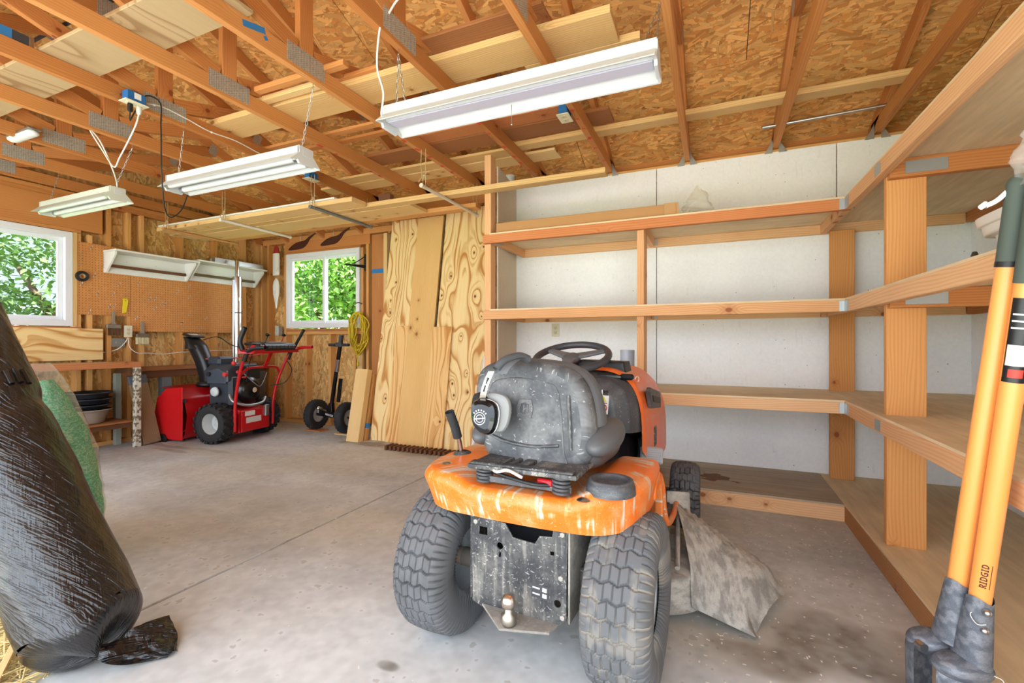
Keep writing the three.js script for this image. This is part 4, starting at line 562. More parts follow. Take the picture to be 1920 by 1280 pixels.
leaning('leaning_board', 'tall clear pine board leaning between the plywood sheets', -2.92, -2.6, -3.815, 2.4, 0.018, LN, lum('#edcf94', T_lum), 'leaning sheets and boards');
leaning('leaning_board', 'narrow plywood offcut with bold wavy grain leaning between the sheets', -2.59, -2.365, -3.775, 1.2, 0.012, LN, ply2V, 'leaning sheets and boards');
{ const b = solo('standing_plank', slabG([-3.66, 0.002, -4.345], [-3.47, 2.29, -4.31], 0.002), lum('#c48d58', T_lum2), 'tall brown plank standing against the wall with blue tape round it', 'plank'); const t = solo('tape_band', slabG([-3.661, 1.835, -4.309], [-3.469, 1.885, -4.307], 0.0005), M.tapeBlue, 'band of blue tape stuck across the tall brown plank', 'tape'); }
solo('standing_stud', slabG([-3.45, 0.002, -4.345], [-3.40, 2.28, -4.26], 0.002), M.yellow[0], 'pale two-by-four standing on end beside the brown plank', 'lumber');
solo('standing_stud', slabG([-3.88, 0.002, -4.345], [-3.8, 1.02, -4.31], 0.002), M.yellow[1], 'short pale stud standing under the yellow cord', 'lumber');
{ const o = leaning('short_post', 'short pale timber offcut leaning beside the plywood', -3.5, -3.34, -3.72, 0.76, 0.075, 0.2, M.yellow[0]); o.userData.category = 'timber'; const t = leaning('short_post', 'second timber offcut with blue tape behind the short pale one', -3.42, -3.32, -3.81, 0.7, 0.04, 0.2, lum('#c99a5e')); t.userData.category = 'timber'; mesh('tape', at(box(0.103, 0.05, 0.043, 0.001), 0, 0.16, -0.02), M.tapeBlue, t); }
{ const s = thing('slat_mat', 'row of dark brown wooden slats on the floor in front of the plywood', 'slats', [-2.5, 0, -3.63]); for (let k = 0; k < 15; k++) mesh('slat', at(box(0.024, 0.042, 0.12, 0.002, 2), -0.37 + k * 0.05, 0.022, rr(-0.004, 0.004)), pick(M.dark), s); mesh('cross_strip', at(box(0.76, 0.008, 0.02, 0.001), -0.02, 0.004, -0.075), M.dark[0], s); }
{ const p = thing('white_pipe', 'white plastic pipe leaning by the plywood behind the tractor', 'pipe', [-1.83, 0.003, -3.62]); mesh('pipe_wall', pipe([-0.13, 0.004, 0.0], [-0.05, 0.9, -0.12], 0.021), M.pvc, p); mesh('coupling', pipe([-0.056, 0.83, -0.11], [-0.05, 0.9, -0.12], 0.025), M.pvc, p); }
// ---------------------------------------------------------------- trailer dolly
const T_tire = dirtTex(55, [52, 53, 55], [120, 118, 114], 0.5); const M_tire = std('#ffffff', 0.88, { map: T_tire }), M_tireDark = std('#232426', 0.8);
function tireGeo(R0, w, rim, sq = 0.8, seg = 48) { const P = [], n = 20; for (let i = 0; i <= n; i++) { const t = -1 + 2 * i / n, e = Math.pow(1 - Math.pow(Math.abs(t), 6), 1 / 6) ; P.push([0, 0]); } const pr = [[rim, -w * 0.38], [rim + 0.006, -w * 0.43], [lerp(rim, R0, 0.35), -w * 0.495], [lerp(rim, R0, 0.65), -w * 0.5], [lerp(rim, R0, 0.86), -w * 0.46], [R0 * 0.985, -w * 0.36], [R0, -w * 0.18], [R0, 0], [R0, w * 0.18], [R0 * 0.985, w * 0.36], [lerp(rim, R0, 0.86), w * 0.46], [lerp(rim, R0, 0.65), w * 0.5], [lerp(rim, R0, 0.35), w * 0.495], [rim + 0.006, w * 0.43], [rim, w * 0.38]]; const g = lathe(pr, seg); g.rotateZ(-Math.PI / 2); return g; }
{
  const o = thing('trailer_dolly', 'black trailer dolly with two pneumatic wheels and a T-handle below the window', 'dolly', [-4.02, 0.014, -4.05], 0); const rimM = std('#b8c0c6', 0.4, { metalness: 0.4 }), bm = M.blackGloss;
  for (const [x, yaw] of [[-0.26, 0.06], [0.25, 0.06]]) { const w = new THREE.Group(); const t = mesh('tire', (() => { const g = tireGeo(0.17, 0.1, 0.09); g.rotateY(yaw); g.translate(x, 0.17, x * 0.1); return g; })(), M_tireDark, o); const L = []; for (let k = 0; k < 26; k++) for (const s of [-1, 1]) { const a = k / 26 * 6.283 + (s > 0 ? 0.12 : 0); const g = box(0.026, 0.006, 0.016, 0.001); g.translate(s * 0.022, 0.171, 0); g.rotateX(a); g.rotateY(yaw); g.translate(x, 0.17, x * 0.1); L.push(g); } mesh('tread', merge(L), M_tireDark, t);
    const r = mesh('rim', (() => { const g = lathe([[0.0, -0.015], [0.04, -0.015], [0.075, -0.022], [0.09, -0.036], [0.091, 0.0], [0.09, 0.036], [0.075, 0.022], [0.04, 0.015], [0, 0.015]], 30); g.rotateZ(-Math.PI / 2); g.rotateY(yaw); g.translate(x, 0.17, x * 0.1); return g; })(), rimM, o); mesh('hub', (() => { const g = new THREE.CylinderGeometry(0.013, 0.013, 0.06, 14); g.rotateZ(Math.PI / 2); g.rotateY(yaw); g.translate(x, 0.17, x * 0.1); return g; })(), bm, r); }
  mesh('axle', barGeo([-0.24, 0.175, -0.02], [0.24, 0.165, 0.02], 0.035, 0.03), bm, o); mesh('frame_beam', barGeo([-0.14, 0.225, 0.03], [0.16, 0.175, 0.05], 0.05, 0.045), bm, o); mesh('neck', ext([[-0.1, 0.15], [0.03, 0.15], [0.02, 0.32], [-0.02, 0.32]], 0.05, 0.004), bm, o); mesh('hitch_ball', merge([at(new THREE.SphereGeometry(0.025, 18, 14), -0.17, 0.25, 0.03), pipe([-0.17, 0.2, 0.03], [-0.17, 0.235, 0.03], 0.012)]), M.chrome, o);
  mesh('mast', barGeo([0.0, 0.3, 0], [0.135, 1.02, 0], 0.034, 0.034), bm, o); mesh('mast_sleeve', barGeo([0.075, 0.68, 0.0], [0.1, 0.82, 0.0], 0.037, 0.037), M.steel, o); mesh('mast_top', barGeo([0.13, 1.0, 0], [0.15, 1.1, 0], 0.038, 0.038), std('#3a3d40', 0.5), o); mesh('handle_bar', pipe([0.0, 0.99, 0.02], [0.26, 0.985, 0.02], 0.011), M.black, o); for (const x of [0.03, 0.23]) mesh('grip', pipe([x - 0.045, 0.988, 0.02], [x + 0.045, 0.987, 0.02], 0.017), M.rubber, o);
  mesh('clamp_plate', at(box(0.09, 0.05, 0.01, 0.003), 0.13, 0.99, 0.03), std('#3a3d40', 0.5), o); mesh('stand_leg', barGeo([0.07, 0.33, -0.03], [0.11, 0.6, -0.03], 0.025, 0.04), bm, o);
  const font = await new FontLoader().loadAsync('fonts/droid/droid_sans_bold.typeface.json'); globalThis.__font = font; const tg = new TextGeometry('MASTER', { font, size: 0.022, depth: 0.001, curveSegments: 2 }); tg.rotateZ(-0.18); tg.translate(-0.02, 0.192, 0.0765); lab(mesh('lettering', tg, std('#cfd2d4', 0.5), o), 'white lettering');
  solo('wood_block', slabG([-4.36, 0, -4.12], [-4.13, 0.013, -3.98], 0.002), M.red[0], 'flat wood block under the dolly wheel nearer the snow blower', 'wood block'); solo('wood_block', slabG([-3.88, 0, -4.1], [-3.66, 0.013, -3.95], 0.002), M.yellow[1], 'flat wood block under the dolly wheel nearer the plywood', 'wood block');
}
// ---------------------------------------------------------------- snow blower (local: x right, -z forward)
{
  const o = thing('snow_blower', 'red and black two-stage snow blower parked facing the left wall', 'snow blower', [-4.70, 0, -3.415], 98 * R); const red = std('#c3161c', 0.3), redD = std('#a81218', 0.4), bk = std('#191a1d', 0.4), slate = std('#333a44', 0.4);
  for (const s of [-1, 1]) {
    const t = mesh('tire', at(tireGeo(0.195, 0.15, 0.105), s * 0.3, 0.205, 0), M_tireDark, o); const L = []; for (let k = 0; k < 18; k++) for (const q of [-1, 1]) { const a = (k + (q > 0 ? 0.5 : 0)) / 18 * 6.283; const g = box(0.062, 0.018, 0.026, 0.003); g.rotateY(q * 0.45); g.translate(q * 0.036, 0.197, 0); g.rotateX(a); g.translate(s * 0.3, 0.205, 0); L.push(g); const g2 = box(0.02, 0.02, 0.03, 0.003); g2.translate(q * 0.073, 0.187, 0.02); g2.rotateX(a); g2.translate(s * 0.3, 0.205, 0); L.push(g2); } mesh('tread', merge(L), M_tireDark, t);
    const g = lathe([[0, -0.02], [0.03, -0.02], [0.045, -0.035], [0.09, -0.04], [0.1, 0.02], [0.112, 0.05], [0.108, 0.055], [0.104, 0.055], [0.09, 0.0], [0.085, -0.05], [0.1, -0.055], [0.106, -0.055]], 36); g.rotateZ(-Math.PI / 2 * s); g.translate(s * 0.3, 0.205, 0); const r = mesh('rim', g, std('#c4c6c4', 0.4, { side: THREE.DoubleSide }), o); for (let k = 0; k < 4; k++) { const a = k * 1.57 + 0.4; mesh('lug_nut', pipe([s * 0.26, 0.205 + 0.035 * Math.sin(a), 0.035 * Math.cos(a)], [s * 0.28, 0.205 + 0.035 * Math.sin(a), 0.035 * Math.cos(a)], 0.007, 6), M.steel, r); }
  }
  // auger housing: side plates and a curved back
  const side = [[0.02, 0.03], [0.04, 0.02], [0.33, 0.03], [0.36, 0.08], [0.40, 0.28], [0.36, 0.45], [0.24, 0.55], [0.02, 0.57]].map(([a, b]) => [-(a), b]);
  for (const s of [-1, 1]) { const g = ext(side.map(([z, y]) => [-z - 0.36 + 0.0, y]), 0.008, 0.002); g.rotateY(Math.PI / 2); g.scale(1, 1, 1); g.translate(s * 0.37, 0, -0.68); mesh('side_plate', g, red, o); }
  mesh('housing_shell', (() => { const pr = [[0.04, 0.025], [0.33, 0.035], [0.36, 0.08], [0.395, 0.28], [0.355, 0.445], [0.24, 0.545], [0.02, 0.565]]; return grid((u, v) => { const k = v * (pr.length - 1), i = Math.min(pr.length - 2, Math.floor(k)), f = k - i; return [lerp(-0.368, 0.368, u), lerp(pr[i][1], pr[i + 1][1], f), -0.68 + lerp(pr[i][0], pr[i + 1][0], f) - 0.36 + 0.36 - 0.0]; }, 2, 24); })(), std('#c3161c', 0.3, { side: THREE.DoubleSide }), o);
  mesh('top_slot', at(box(0.012, 0.035, 0.13, 0.003), -0.366, 0.43, -0.36), bk, o); mesh('scraper_bar', at(box(0.74, 0.03, 0.012, 0.002), 0, 0.025, -0.66), bk, o);
  for (const s of [-1, 1]) mesh('skid_shoe', at(ext([[-0.07, 0], [0.07, 0], [0.09, 0.03], [0.05, 0.08], [-0.05, 0.08], [-0.09, 0.03]], 0.012, 0.002), s * 0.385, 0.0, -0.62, 0, Math.PI / 2), bk, o);
  mesh('auger', (() => { const L = [pipe([-0.36, 0.25, -0.52], [0.36, 0.25, -0.52], 0.02)]; for (const s of [-1, 1]) L.push(grid((u, v) => { const a = u * 9, r = lerp(0.05, 0.17, v); return [s * (0.05 + u * 0.3), 0.25 + r * Math.sin(a * s), -0.52 + r * Math.cos(a * s)]; }, 60, 2)); return merge(L); })(), std('#8f1418', 0.5, { side: THREE.DoubleSide }), o);
  // tractor box, belly
  mesh('belly_pan', ext([[-0.19, 0.09], [0.19, 0.09], [0.19, 0.33], [-0.19, 0.33]], 0.44, 0.02), red, o).position.z = -0.02; mesh('rear_cover', at(box(0.37, 0.22, 0.02, 0.004), 0, 0.21, 0.21), red, o);
  const st1 = mesh('label_sticker', at(box(0.13, 0.05, 0.001, 0.0003), -0.08, 0.285, 0.2205), std('#e8e6e2', 0.5), o), st2 = mesh('label_sticker', at(box(0.2, 0.06, 0.001, 0.0003), -0.03, 0.215, 0.2205), std('#dcdad6', 0.5), o);
  mesh('shift_bracket', at(box(0.05, 0.12, 0.03, 0.004), 0.13, 0.29, 0.23), M.galv, o); mesh('rear_hose', tube([[-0.18, 0.5, 0.05], [-0.2, 0.42, 0.12], [-0.1, 0.37, 0.2], [0.1, 0.38, 0.21], [0.2, 0.42, 0.15]], 0.014, 24, 8), M.galv, o);
  // engine
  mesh('engine_block', at(box(0.36, 0.34, 0.3, 0.03), -0.02, 0.52, -0.06), slate, o); mesh('engine_cowl', ext([[-0.22, 0.62], [-0.22, 0.74], [-0.14, 0.8], [0.16, 0.8], [0.2, 0.72], [0.2, 0.62]], 0.32, 0.02), slate, o).position.z = -0.08; mesh('air_filter', at(box(0.2, 0.1, 0.17, 0.025), -0.05, 0.83, -0.2), slate, o);
  mesh('carburettor_cover', at(ext([[-0.1, 0], [0.14, 0], [0.14, 0.12], [0.02, 0.16], [-0.1, 0.12]], 0.03, 0.006), -0.21, 0.6, -0.05, 0, Math.PI / 2), std('#3f4854', 0.4), o); mesh('fuel_cap', at(lathe([[0, 0], [0.045, 0], [0.05, 0.012], [0.042, 0.03], [0, 0.032]], 20), -0.235, 0.52, -0.06, 0, 0, Math.PI / 2), std('#c6cdd0', 0.4), o); mesh('oil_fill', at(new THREE.CylinderGeometry(0.022, 0.022, 0.03, 14), -0.235, 0.7, 0.06, 0, 0, Math.PI / 2), std('#c8362c', 0.4), o); mesh('muffler_port', at(new THREE.CylinderGeometry(0.024, 0.024, 0.02, 16), -0.232, 0.7, -0.16, 0, 0, Math.PI / 2), M.black, o);
  const rec = lathe([[0, 0.05], [0.03, 0.05], [0.034, 0.045], [0.08, 0.04], [0.13, 0.02], [0.15, -0.05], [0.15, -0.1]], 36); rec.rotateX(Math.PI / 2); mesh('recoil_housing', at(rec, 0.02, 0.52, 0.13), M.blackGloss, o); mesh('recoil_badge', (() => { const g = lathe([[0, 0.002], [0.014, 0.002], [0.016, 0.004], [0.026, 0.004], [0.028, 0]], 24); g.rotateX(Math.PI / 2); g.translate(0.02, 0.52, 0.182); return g; })(), std('#d9c4ae', 0.4), o); mesh('choke_knob', at(new THREE.SphereGeometry(0.024, 14, 10), -0.12, 0.72, 0.11, 0, 0, 0, [1.2, 0.8, 0.7]), std('#d5382c', 0.4), o); mesh('primer_knob', at(lathe([[0, 0], [0.02, 0], [0.024, 0.03], [0.01, 0.045], [0, 0.045]], 14), -0.13, 0.79, 0.06), std('#d5382c', 0.4), o); mesh('key_knob', at(new THREE.SphereGeometry(0.02, 12, 8), -0.06, 0.66, 0.13, 0, 0, 0, [1.8, 0.6, 0.6]), std('#d5382c', 0.4), o); mesh('engine_screen', at(box(0.2, 0.14, 0.04, 0.012), 0.07, 0.7, 0.1), M.black, o);
  // handle frame
  const up = s => tube([[s * 0.25, 0.12, 0.2], [s * 0.255, 0.4, 0.21], [s * 0.27, 0.62, 0.26], [s * 0.29, 0.8, 0.33], [s * 0.3, 0.9, 0.39]], 0.016, 26, 10); for (const s of [-1, 1]) mesh('handle_tube', up(s), red, o);
  mesh('cross_bar', tube([[-0.255, 0.7, 0.28], [-0.2, 0.755, 0.3], [0, 0.77, 0.305], [0.2, 0.755, 0.3], [0.26, 0.7, 0.28]], 0.013, 24, 10), red, o); for (const s of [-1, 1]) mesh('joint_plate', at(box(0.03, 0.13, 0.045, 0.006), s * 0.3, 0.9, 0.39, 0.4), bk, o);
  mesh('console', ext([[-0.32, 0], [0.32, 0], [0.3, 0.05], [-0.3, 0.05]], 0.2, 0.012), red, o).position.set(0, 0.92, 0.4); mesh('dash_panel', at(box(0.46, 0.085, 0.22, 0.02), 0.04, 0.985, 0.4, 0.12), std('#26282b', 0.4), o); for (let k = 0; k < 7; k++) mesh('dash_rib', at(box(0.045, 0.03, 0.012, 0.003), -0.12 + k * 0.056, 0.985, 0.515, 0.2), std('#4a4d52', 0.4), o); mesh('dash_plate', at(box(0.24, 0.004, 0.09, 0.001), 0.07, 1.032, 0.4, 0.12), std('#7e8286', 0.35), o); mesh('headlamp', at(lathe([[0, 0], [0.035, 0], [0.03, 0.04], [0, 0.045]], 18), -0.26, 0.985, 0.49, Math.PI / 2), std('#2b2c2e', 0.3), o); mesh('console_pad', at(box(0.14, 0.025, 0.1, 0.01), -0.22, 1.015, 0.4), bk, o); mesh('red_hood', at(box(0.16, 0.05, 0.08, 0.016), -0.22, 0.98, 0.47), red, o);
  mesh('console_stay', barGeo([0.02, 0.76, 0.31], [0.02, 0.93, 0.4], 0.05, 0.012), red, o);
  mesh('drive_lever', tube([[-0.31, 0.95, 0.36], [-0.31, 1.05, 0.33], [-0.3, 1.14, 0.36], [-0.3, 1.18, 0.38]], 0.024, 18, 10), bk, o); mesh('auger_lever', tube([[0.33, 0.96, 0.42], [0.33, 1.03, 0.46], [0.33, 1.12, 0.52], [0.33, 1.17, 0.55]], 0.017, 18, 10), bk, o);
  for (const s of [-1, 1]) mesh('hand_grip', tube([[s * 0.31, 0.94, 0.42], [s * 0.33, 0.97, 0.52], [s * 0.335, 0.98, 0.66]], 0.018, 16, 10), s > 0 ? red : bk, o);
  for (const [x, c] of [[-0.06, bk], [0.17, red]]) { const l = mesh('control_rod', pipe([x, 1.01, 0.38], [x + 0.02, 1.1, 0.41], 0.006), c, o); mesh('knob', at(lathe([[0, 0], [0.012, 0], [0.024, 0.012], [0.02, 0.026], [0, 0.032]], 16), x + 0.02, 1.095, 0.41), M.blackGloss, l); }
  // chute
  mesh('chute_base', at(lathe([[0.08, 0], [0.11, 0.0], [0.115, 0.02], [0.1, 0.045], [0.085, 0.05]], 28), 0, 0.55, -0.43), bk, o);
  mesh('chute', grid((u, v) => { const w = lerp(0.085, 0.105, v), a = -2.3 + 4.6 * u, y = 0.58 + 0.42 * v, zc = -0.43 - 0.13 * v * v; return [Math.sin(a) * w * (0.9 + 0.1 * Math.cos(a * 2)) - 0.03 * v, y, zc + Math.cos(a) * w * 0.95]; }, 24, 14), std('#1b1c1f', 0.35, { side: THREE.DoubleSide }), o);
  mesh('chute_hood', grid((u, v) => { const w = lerp(0.115, 0.08, v), a = -1.9 + 3.8 * u; return [Math.sin(a) * w - 0.03, 0.96 + 0.16 * v - 0.03 * v * v, -0.565 + Math.cos(a) * lerp(0.11, 0.05, v) - 0.08 * v * v]; }, 20, 10), std('#1b1c1f', 0.35, { side: THREE.DoubleSide }), o); mesh('hood_top', at(box(0.17, 0.02, 0.14, 0.008), -0.03, 1.105, -0.6, 0.25), bk, o); mesh('warning_label', at(box(0.11, 0.002, 0.07, 0.0005), -0.03, 1.118, -0.595, 0.25), std('#dcdcdc', 0.5), o);
  for (const [p, c, r] of [[[[-0.03, 1.06, -0.46], [0.0, 1.09, -0.3], [0.0, 1.0, -0.1], [0.03, 0.93, 0.3]], M.black, 0.005], [[[-0.1, 0.85, -0.35], [0.05, 0.86, -0.1], [0.1, 0.92, 0.3]], red, 0.006], [[[-0.18, 0.74, 0.2], [-0.05, 0.6, 0.25], [0.05, 0.56, 0.23], [0.12, 0.7, 0.25]], std('#8a8c8e', 0.5), 0.004], [[[0.28, 0.85, 0.35], [0.34, 0.72, 0.38], [0.3, 0.58, 0.32], [0.22, 0.55, 0.2]], M.black, 0.005], [[[-0.2, 0.9, 0.36], [-0.15, 0.7, 0.25], [-0.1, 0.62, 0.2]], M.black, 0.004]]) mesh('control_cable', tube(p, r, 24, 7), c, o);
}
// ---------------------------------------------------------------- lawn tractor (local: x right, -z forward)
function uvS(g, a, b) { const uv = g.attributes.uv; for (let i = 0; i < uv.count; i++) uv.setXY(i, uv.getX(i) * a, uv.getY(i) * b); return g; }
const M_or = std('#ffffff', 0.42, { map: dirtTex(201, [240, 112, 26], [206, 190, 176], 0.5, 0.75) }), M_orC = std('#ffffff', 0.35, { map: dirtTex(202, [236, 104, 32], [214, 150, 128], 0.35, 0.3) });
const M_seat = std('#ffffff', 0.55, { map: dirtTex(203, [66, 68, 71], [134, 133, 131], 0.75) }), M_vinyl = std('#58595b', 0.5), M_bkd = std('#ffffff', 0.55, { map: dirtTex(204, [44, 45, 48], [164, 158, 146], 0.5, 0.3, 1500) }), M_mud = std('#ffffff', 0.9, { map: dirtTex(205, [132, 127, 119], [188, 182, 170], 0.9) }), M_con = std('#ffffff', 0.45, { map: dirtTex(206, [62, 64, 68], [120, 119, 118], 0.5) });
function bigTire(R0, w, rim, N, cols, seed, grooveCol, depth = 0.008) { // one continuous carcass with moulded blocks
  const nu = N * 16, pr = [[rim, -0.36], [rim + 0.01, -0.42], [lerp(rim, R0, 0.3), -0.49], [lerp(rim, R0, 0.55), -0.505], [lerp(rim, R0, 0.78), -0.48], [R0 - 0.012, -0.42], [R0 - 0.004, -0.34]], Q = [];
  for (const p of pr) Q.push(p); for (let i = 0; i <= 60; i++) { const t = -0.33 + 0.66 * i / 60; Q.push([R0 - 0.004 * Math.pow(t / 0.33, 2), t]); } for (const p of pr.slice().reverse()) Q.push([p[0], -p[1]]);
  const P = [], C = [], U = [], I = [], q = rngOf(seed), base = [0.115, 0.118, 0.122], Nn = makeNoise(seed);
  const nv = Q.length - 1;
  for (let j = 0; j <= nv; j++) for (let i = 0; i <= nu; i++) {
    const u = i / nu, t = Q[j][1]; let r = Q[j][0], g = 0; const ph = u * N, tread = Math.abs(t) < 0.43;
    if (tread) { const row = ph + 0.08 * Math.sin(t * 2 * Math.PI * 4.2), fr = row - Math.floor(row), ri = ((Math.floor(row) % N) + N) % N; if (fr < 0.12) g = 1; const cx = t / 0.66 * cols + 0.5 * (ri % 2), fc = cx - Math.floor(cx); if (Math.abs(t) < 0.34 && fc < 0.07) g = Math.max(g, 0.8); if (Math.abs(t) > 0.34) { const f2 = (ph * 2) % 1; g = f2 < 0.22 ? 1 : 0; } }
    else if (r > lerp(rim, R0, 0.62)) { const f2 = (ph * 2) % 1; g = f2 < 0.25 ? 0.6 : 0; }
    r -= g * depth; const a = u * 6.283185; P.push(t * w, r * Math.sin(a), r * Math.cos(a)); U.push(u * 3, j / nv);
    const n = Nn.fbm(u, j / nv, 30, 6, 3), k = g > 0 ? grooveCol[3] * sm(0.35, 0.6, n) : 0.35 * sm(0.5, 0.75, n); C.push(lerp(base[0], grooveCol[0], k), lerp(base[1], grooveCol[1], k), lerp(base[2], grooveCol[2], k));
  }
  for (let j = 0; j < nv; j++) for (let i = 0; i < nu; i++) { const a = j * (nu + 1) + i, b = a + 1, c = a + nu + 1, d = c + 1; I.push(a, b, d, a, d, c); }
  const g = new THREE.BufferGeometry(); g.setAttribute('position', new THREE.BufferAttribute(new Float32Array(P), 3)); g.setAttribute('color', new THREE.BufferAttribute(new Float32Array(C), 3)); g.setAttribute('uv', new THREE.BufferAttribute(new Float32Array(U), 2)); g.setIndex(I); g.computeVertexNormals(); return g;
}
function ext6(pts, depth, bev) { const s = new THREE.Shape(new THREE.CatmullRomCurve3(pts.map(p => V3(p[0], p[1], 0)), true, 'centripetal').getPoints(pts.length * 6).map(p => new THREE.Vector2(p.x, p.y))); const g = new THREE.ExtrudeGeometry(s, { depth: depth - 2 * bev, bevelEnabled: true, bevelThickness: bev, bevelSize: bev, bevelOffset: -bev, bevelSegments: 8 }); g.translate(0, 0, -depth / 2 + bev); return g; }
const soft6 = (p, d, b) => toCreasedNormals(ext6(p, d, b), 0.9);
const M_tireV = std('#ffffff', 0.85, { vertexColors: true, side: THREE.DoubleSide });
const TR = { pos: [-0.533, 0, -1.47], turn: -2.5 * R };
{
  const o = thing('lawn_tractor', 'muddy orange and black riding lawn tractor with a chrome hitch ball', 'lawn tractor', TR.pos, TR.turn);
  const rimG = new THREE.MeshStandardMaterial({ color: '#a8acae', roughness: 0.5, metalness: 0.5, side: THREE.DoubleSide });
  // rear wheels
  for (const s of [-1, 1]) {
    const wx = s > 0 ? 0.3 : -0.345; const g = bigTire(0.255, 0.195, 0.115, 34, 5, 300 + s, s > 0 ? [0.34, 0.3, 0.24, 0.9] : [0.05, 0.05, 0.05, 0.9]); g.translate(wx, 0.2555, 0); mesh('rear_tire', g, M_tireV, o);
    const rg = lathe([[0.02, 0.0], [0.05, 0.0], [0.06, 0.02], [0.085, 0.03], [0.1, 0.0], [0.106, -0.05], [0.112, -0.085], [0.122, -0.09], [0.122, -0.082]], 40), r2 = lathe([[0.1, 0.0], [0.106, 0.05], [0.112, 0.085], [0.122, 0.09]], 40); for (const k of [rg, r2]) { k.scale(1, 0.72, 1); k.rotateZ(-Math.PI / 2 * s); k.translate(wx, 0.2555, 0); } const rim = mesh('rear_rim', merge([rg, r2]), rimG, o); mesh('hub', pipe([wx - s * 0.13, 0.2555, 0], [wx + s * 0.015, 0.2555, 0], 0.03), std('#8c7a68', 0.7), rim);
    // front wheels
    const f = bigTire(0.19, 0.15, 0.09, 26, 4, 320 + s, [0.02, 0.02, 0.02, 0.95], 0.009); f.rotateY(0.06); f.translate(s * 0.345, 0.1905, -1.24); mesh('front_tire', f, M_tireV, o); const fr = lathe([[0, 0.0], [0.04, 0.01], [0.07, 0.04], [0.085, 0.058], [0.094, 0.06], [0.09, 0.05], [0.085, -0.05], [0.094, -0.06]], 32); fr.rotateZ(-Math.PI / 2 * s); fr.translate(s * 0.345, 0.1905, -1.24); mesh('front_rim', fr, std('#c8b83c', 0.5, { side: THREE.DoubleSide }), o);
  }
  mesh('front_axle', barGeo([-0.33, 0.2, -1.24], [0.33, 0.2, -1.24], 0.05, 0.05), M_bkd, o); mesh('rear_axle', merge([pipe([-0.3, 0.2555, 0], [0.3, 0.2555, 0], 0.032), at(box(0.2, 0.18, 0.22, 0.03), 0, 0.27, 0)]), std('#6c655c', 0.8), o);
  // rear fender: deck with two humps, rolled skirt
  const out = s => { // plan outline from front right round the back to front left
    const pts = [[0.35, -0.27], [0.358, -0.12], [0.348, 0.02], [0.315, 0.12], [0.245, 0.185], [0.12, 0.205], [0, 0.21], [-0.14, 0.208], [-0.29, 0.195], [-0.375, 0.14], [-0.415, 0.03], [-0.42, -0.12], [-0.41, -0.27]]; return pts; };
  const curve = new THREE.CatmullRomCurve3(out().map(p => V3(p[0], 0, p[1])), false, 'centripetal');
  const H = (x, z) => 0.586 + 0.036 * sm(0.15, 0.235, Math.abs(x)) * (1 - 0.25 * sm(-0.05, 0.25, z)) - 0.012 * sm(0.3, 0.4, Math.abs(x));
  const fen = (u, v) => { const p = curve.getPoint(u), w = v; if (w < 0.6) { const k = w / 0.6, x = lerp(p.x * 0.12, p.x * 0.93, k), z = lerp(-0.24 + 0.12 * (p.z + 0.27), lerp(p.z, -0.1, 0.09), k); return [x, H(x, z), z]; }
    const k = (w - 0.6) / 0.4, a = Math.min(1, k / 0.45) * Math.PI / 2, x0 = p.x * 0.93, z0 = lerp(p.z, -0.1, 0.09), h = H(x0, z0), lip = 0.485 + 0.03 * sm(0.33, 0.39, Math.abs(p.x)); const inn = k > 0.45 ? (k - 0.45) / 0.55 : 0, f = Math.sin(a); return [lerp(x0, p.x, f) * (1 - 0.03 * inn), k <= 0.45 ? h - 0.035 * (1 - Math.cos(a)) : lerp(h - 0.035, lip, inn), lerp(z0, p.z, f) - 0.03 * inn * sm(0, 0.2, p.z + 0.1)]; };
  mesh('rear_fender', uvS(grid((u, v) => fen(u, v), 96, 44), 1.6, 0.6), std('#ffffff', 0.4, { map: M_or.map, side: THREE.DoubleSide }), o);
  for (const [x, z, y] of [[-0.31, 0.1, 0.622], [0.21, 0.19, 0.6]]) mesh('fender_bolt', at(lathe([[0, 0.006], [0.01, 0.006], [0.018, 0.002], [0.02, 0]], 16), x, y - 0.006, z), M.steel, o);
  { const c = lathe([[0, 0.018], [0.045, 0.02], [0.05, 0.036], [0.056, 0.04], [0.064, 0.038], [0.07, 0.02], [0.072, 0.0]], 36); mesh('cup_holder', at(c, 0.268, 0.603, 0.115), M_con, o); }
  // step plates and front of the fender
  for (const s of [-1, 1]) {
    mesh('foot_board', at(box(0.18, 0.012, 0.42, 0.004), s * 0.262, 0.3, -0.63), M_bkd, o); mesh('step_rim', tube([[s * 0.345, 0.57, -0.27], [s * 0.345, 0.5, -0.35], [s * 0.345, 0.4, -0.4], [s * 0.35, 0.33, -0.45], [s * 0.355, 0.305, -0.6], [s * 0.35, 0.31, -0.84]], 0.013, 30, 8), M_or, o);
    mesh('fender_apron', grid((u, v) => { const y = lerp(0.595, 0.3, v), z = -0.265 - 0.15 * v - 0.05 * Math.sin(v * 3.14); return [s * lerp(0.2, 0.345, u), y, z + 0.03 * (1 - u)]; }, 6, 14), std('#ffffff', 0.45, { map: M_or.map, side: THREE.DoubleSide }), o);
    mesh('step_tread', at(box(0.12, 0.006, 0.3, 0.002), s * 0.265, 0.309, -0.64), std('#4a4a4a', 0.9), o);
  }
  mesh('right_arch_trim', (() => { const g = ext([[0, 0], [0.09, 0.05], [0.16, 0.03], [0.2, -0.05], [0.21, -0.2], [0.19, -0.2], [0.175, -0.07], [0.14, 0.0], [0.09, 0.015], [0.01, -0.03]], 0.03, 0.006, [], true); g.rotateY(Math.PI / 2); g.scale(1, 0.9, 0.9); g.translate(0.342, 0.54, -0.13); return g; })(), M_or, o);
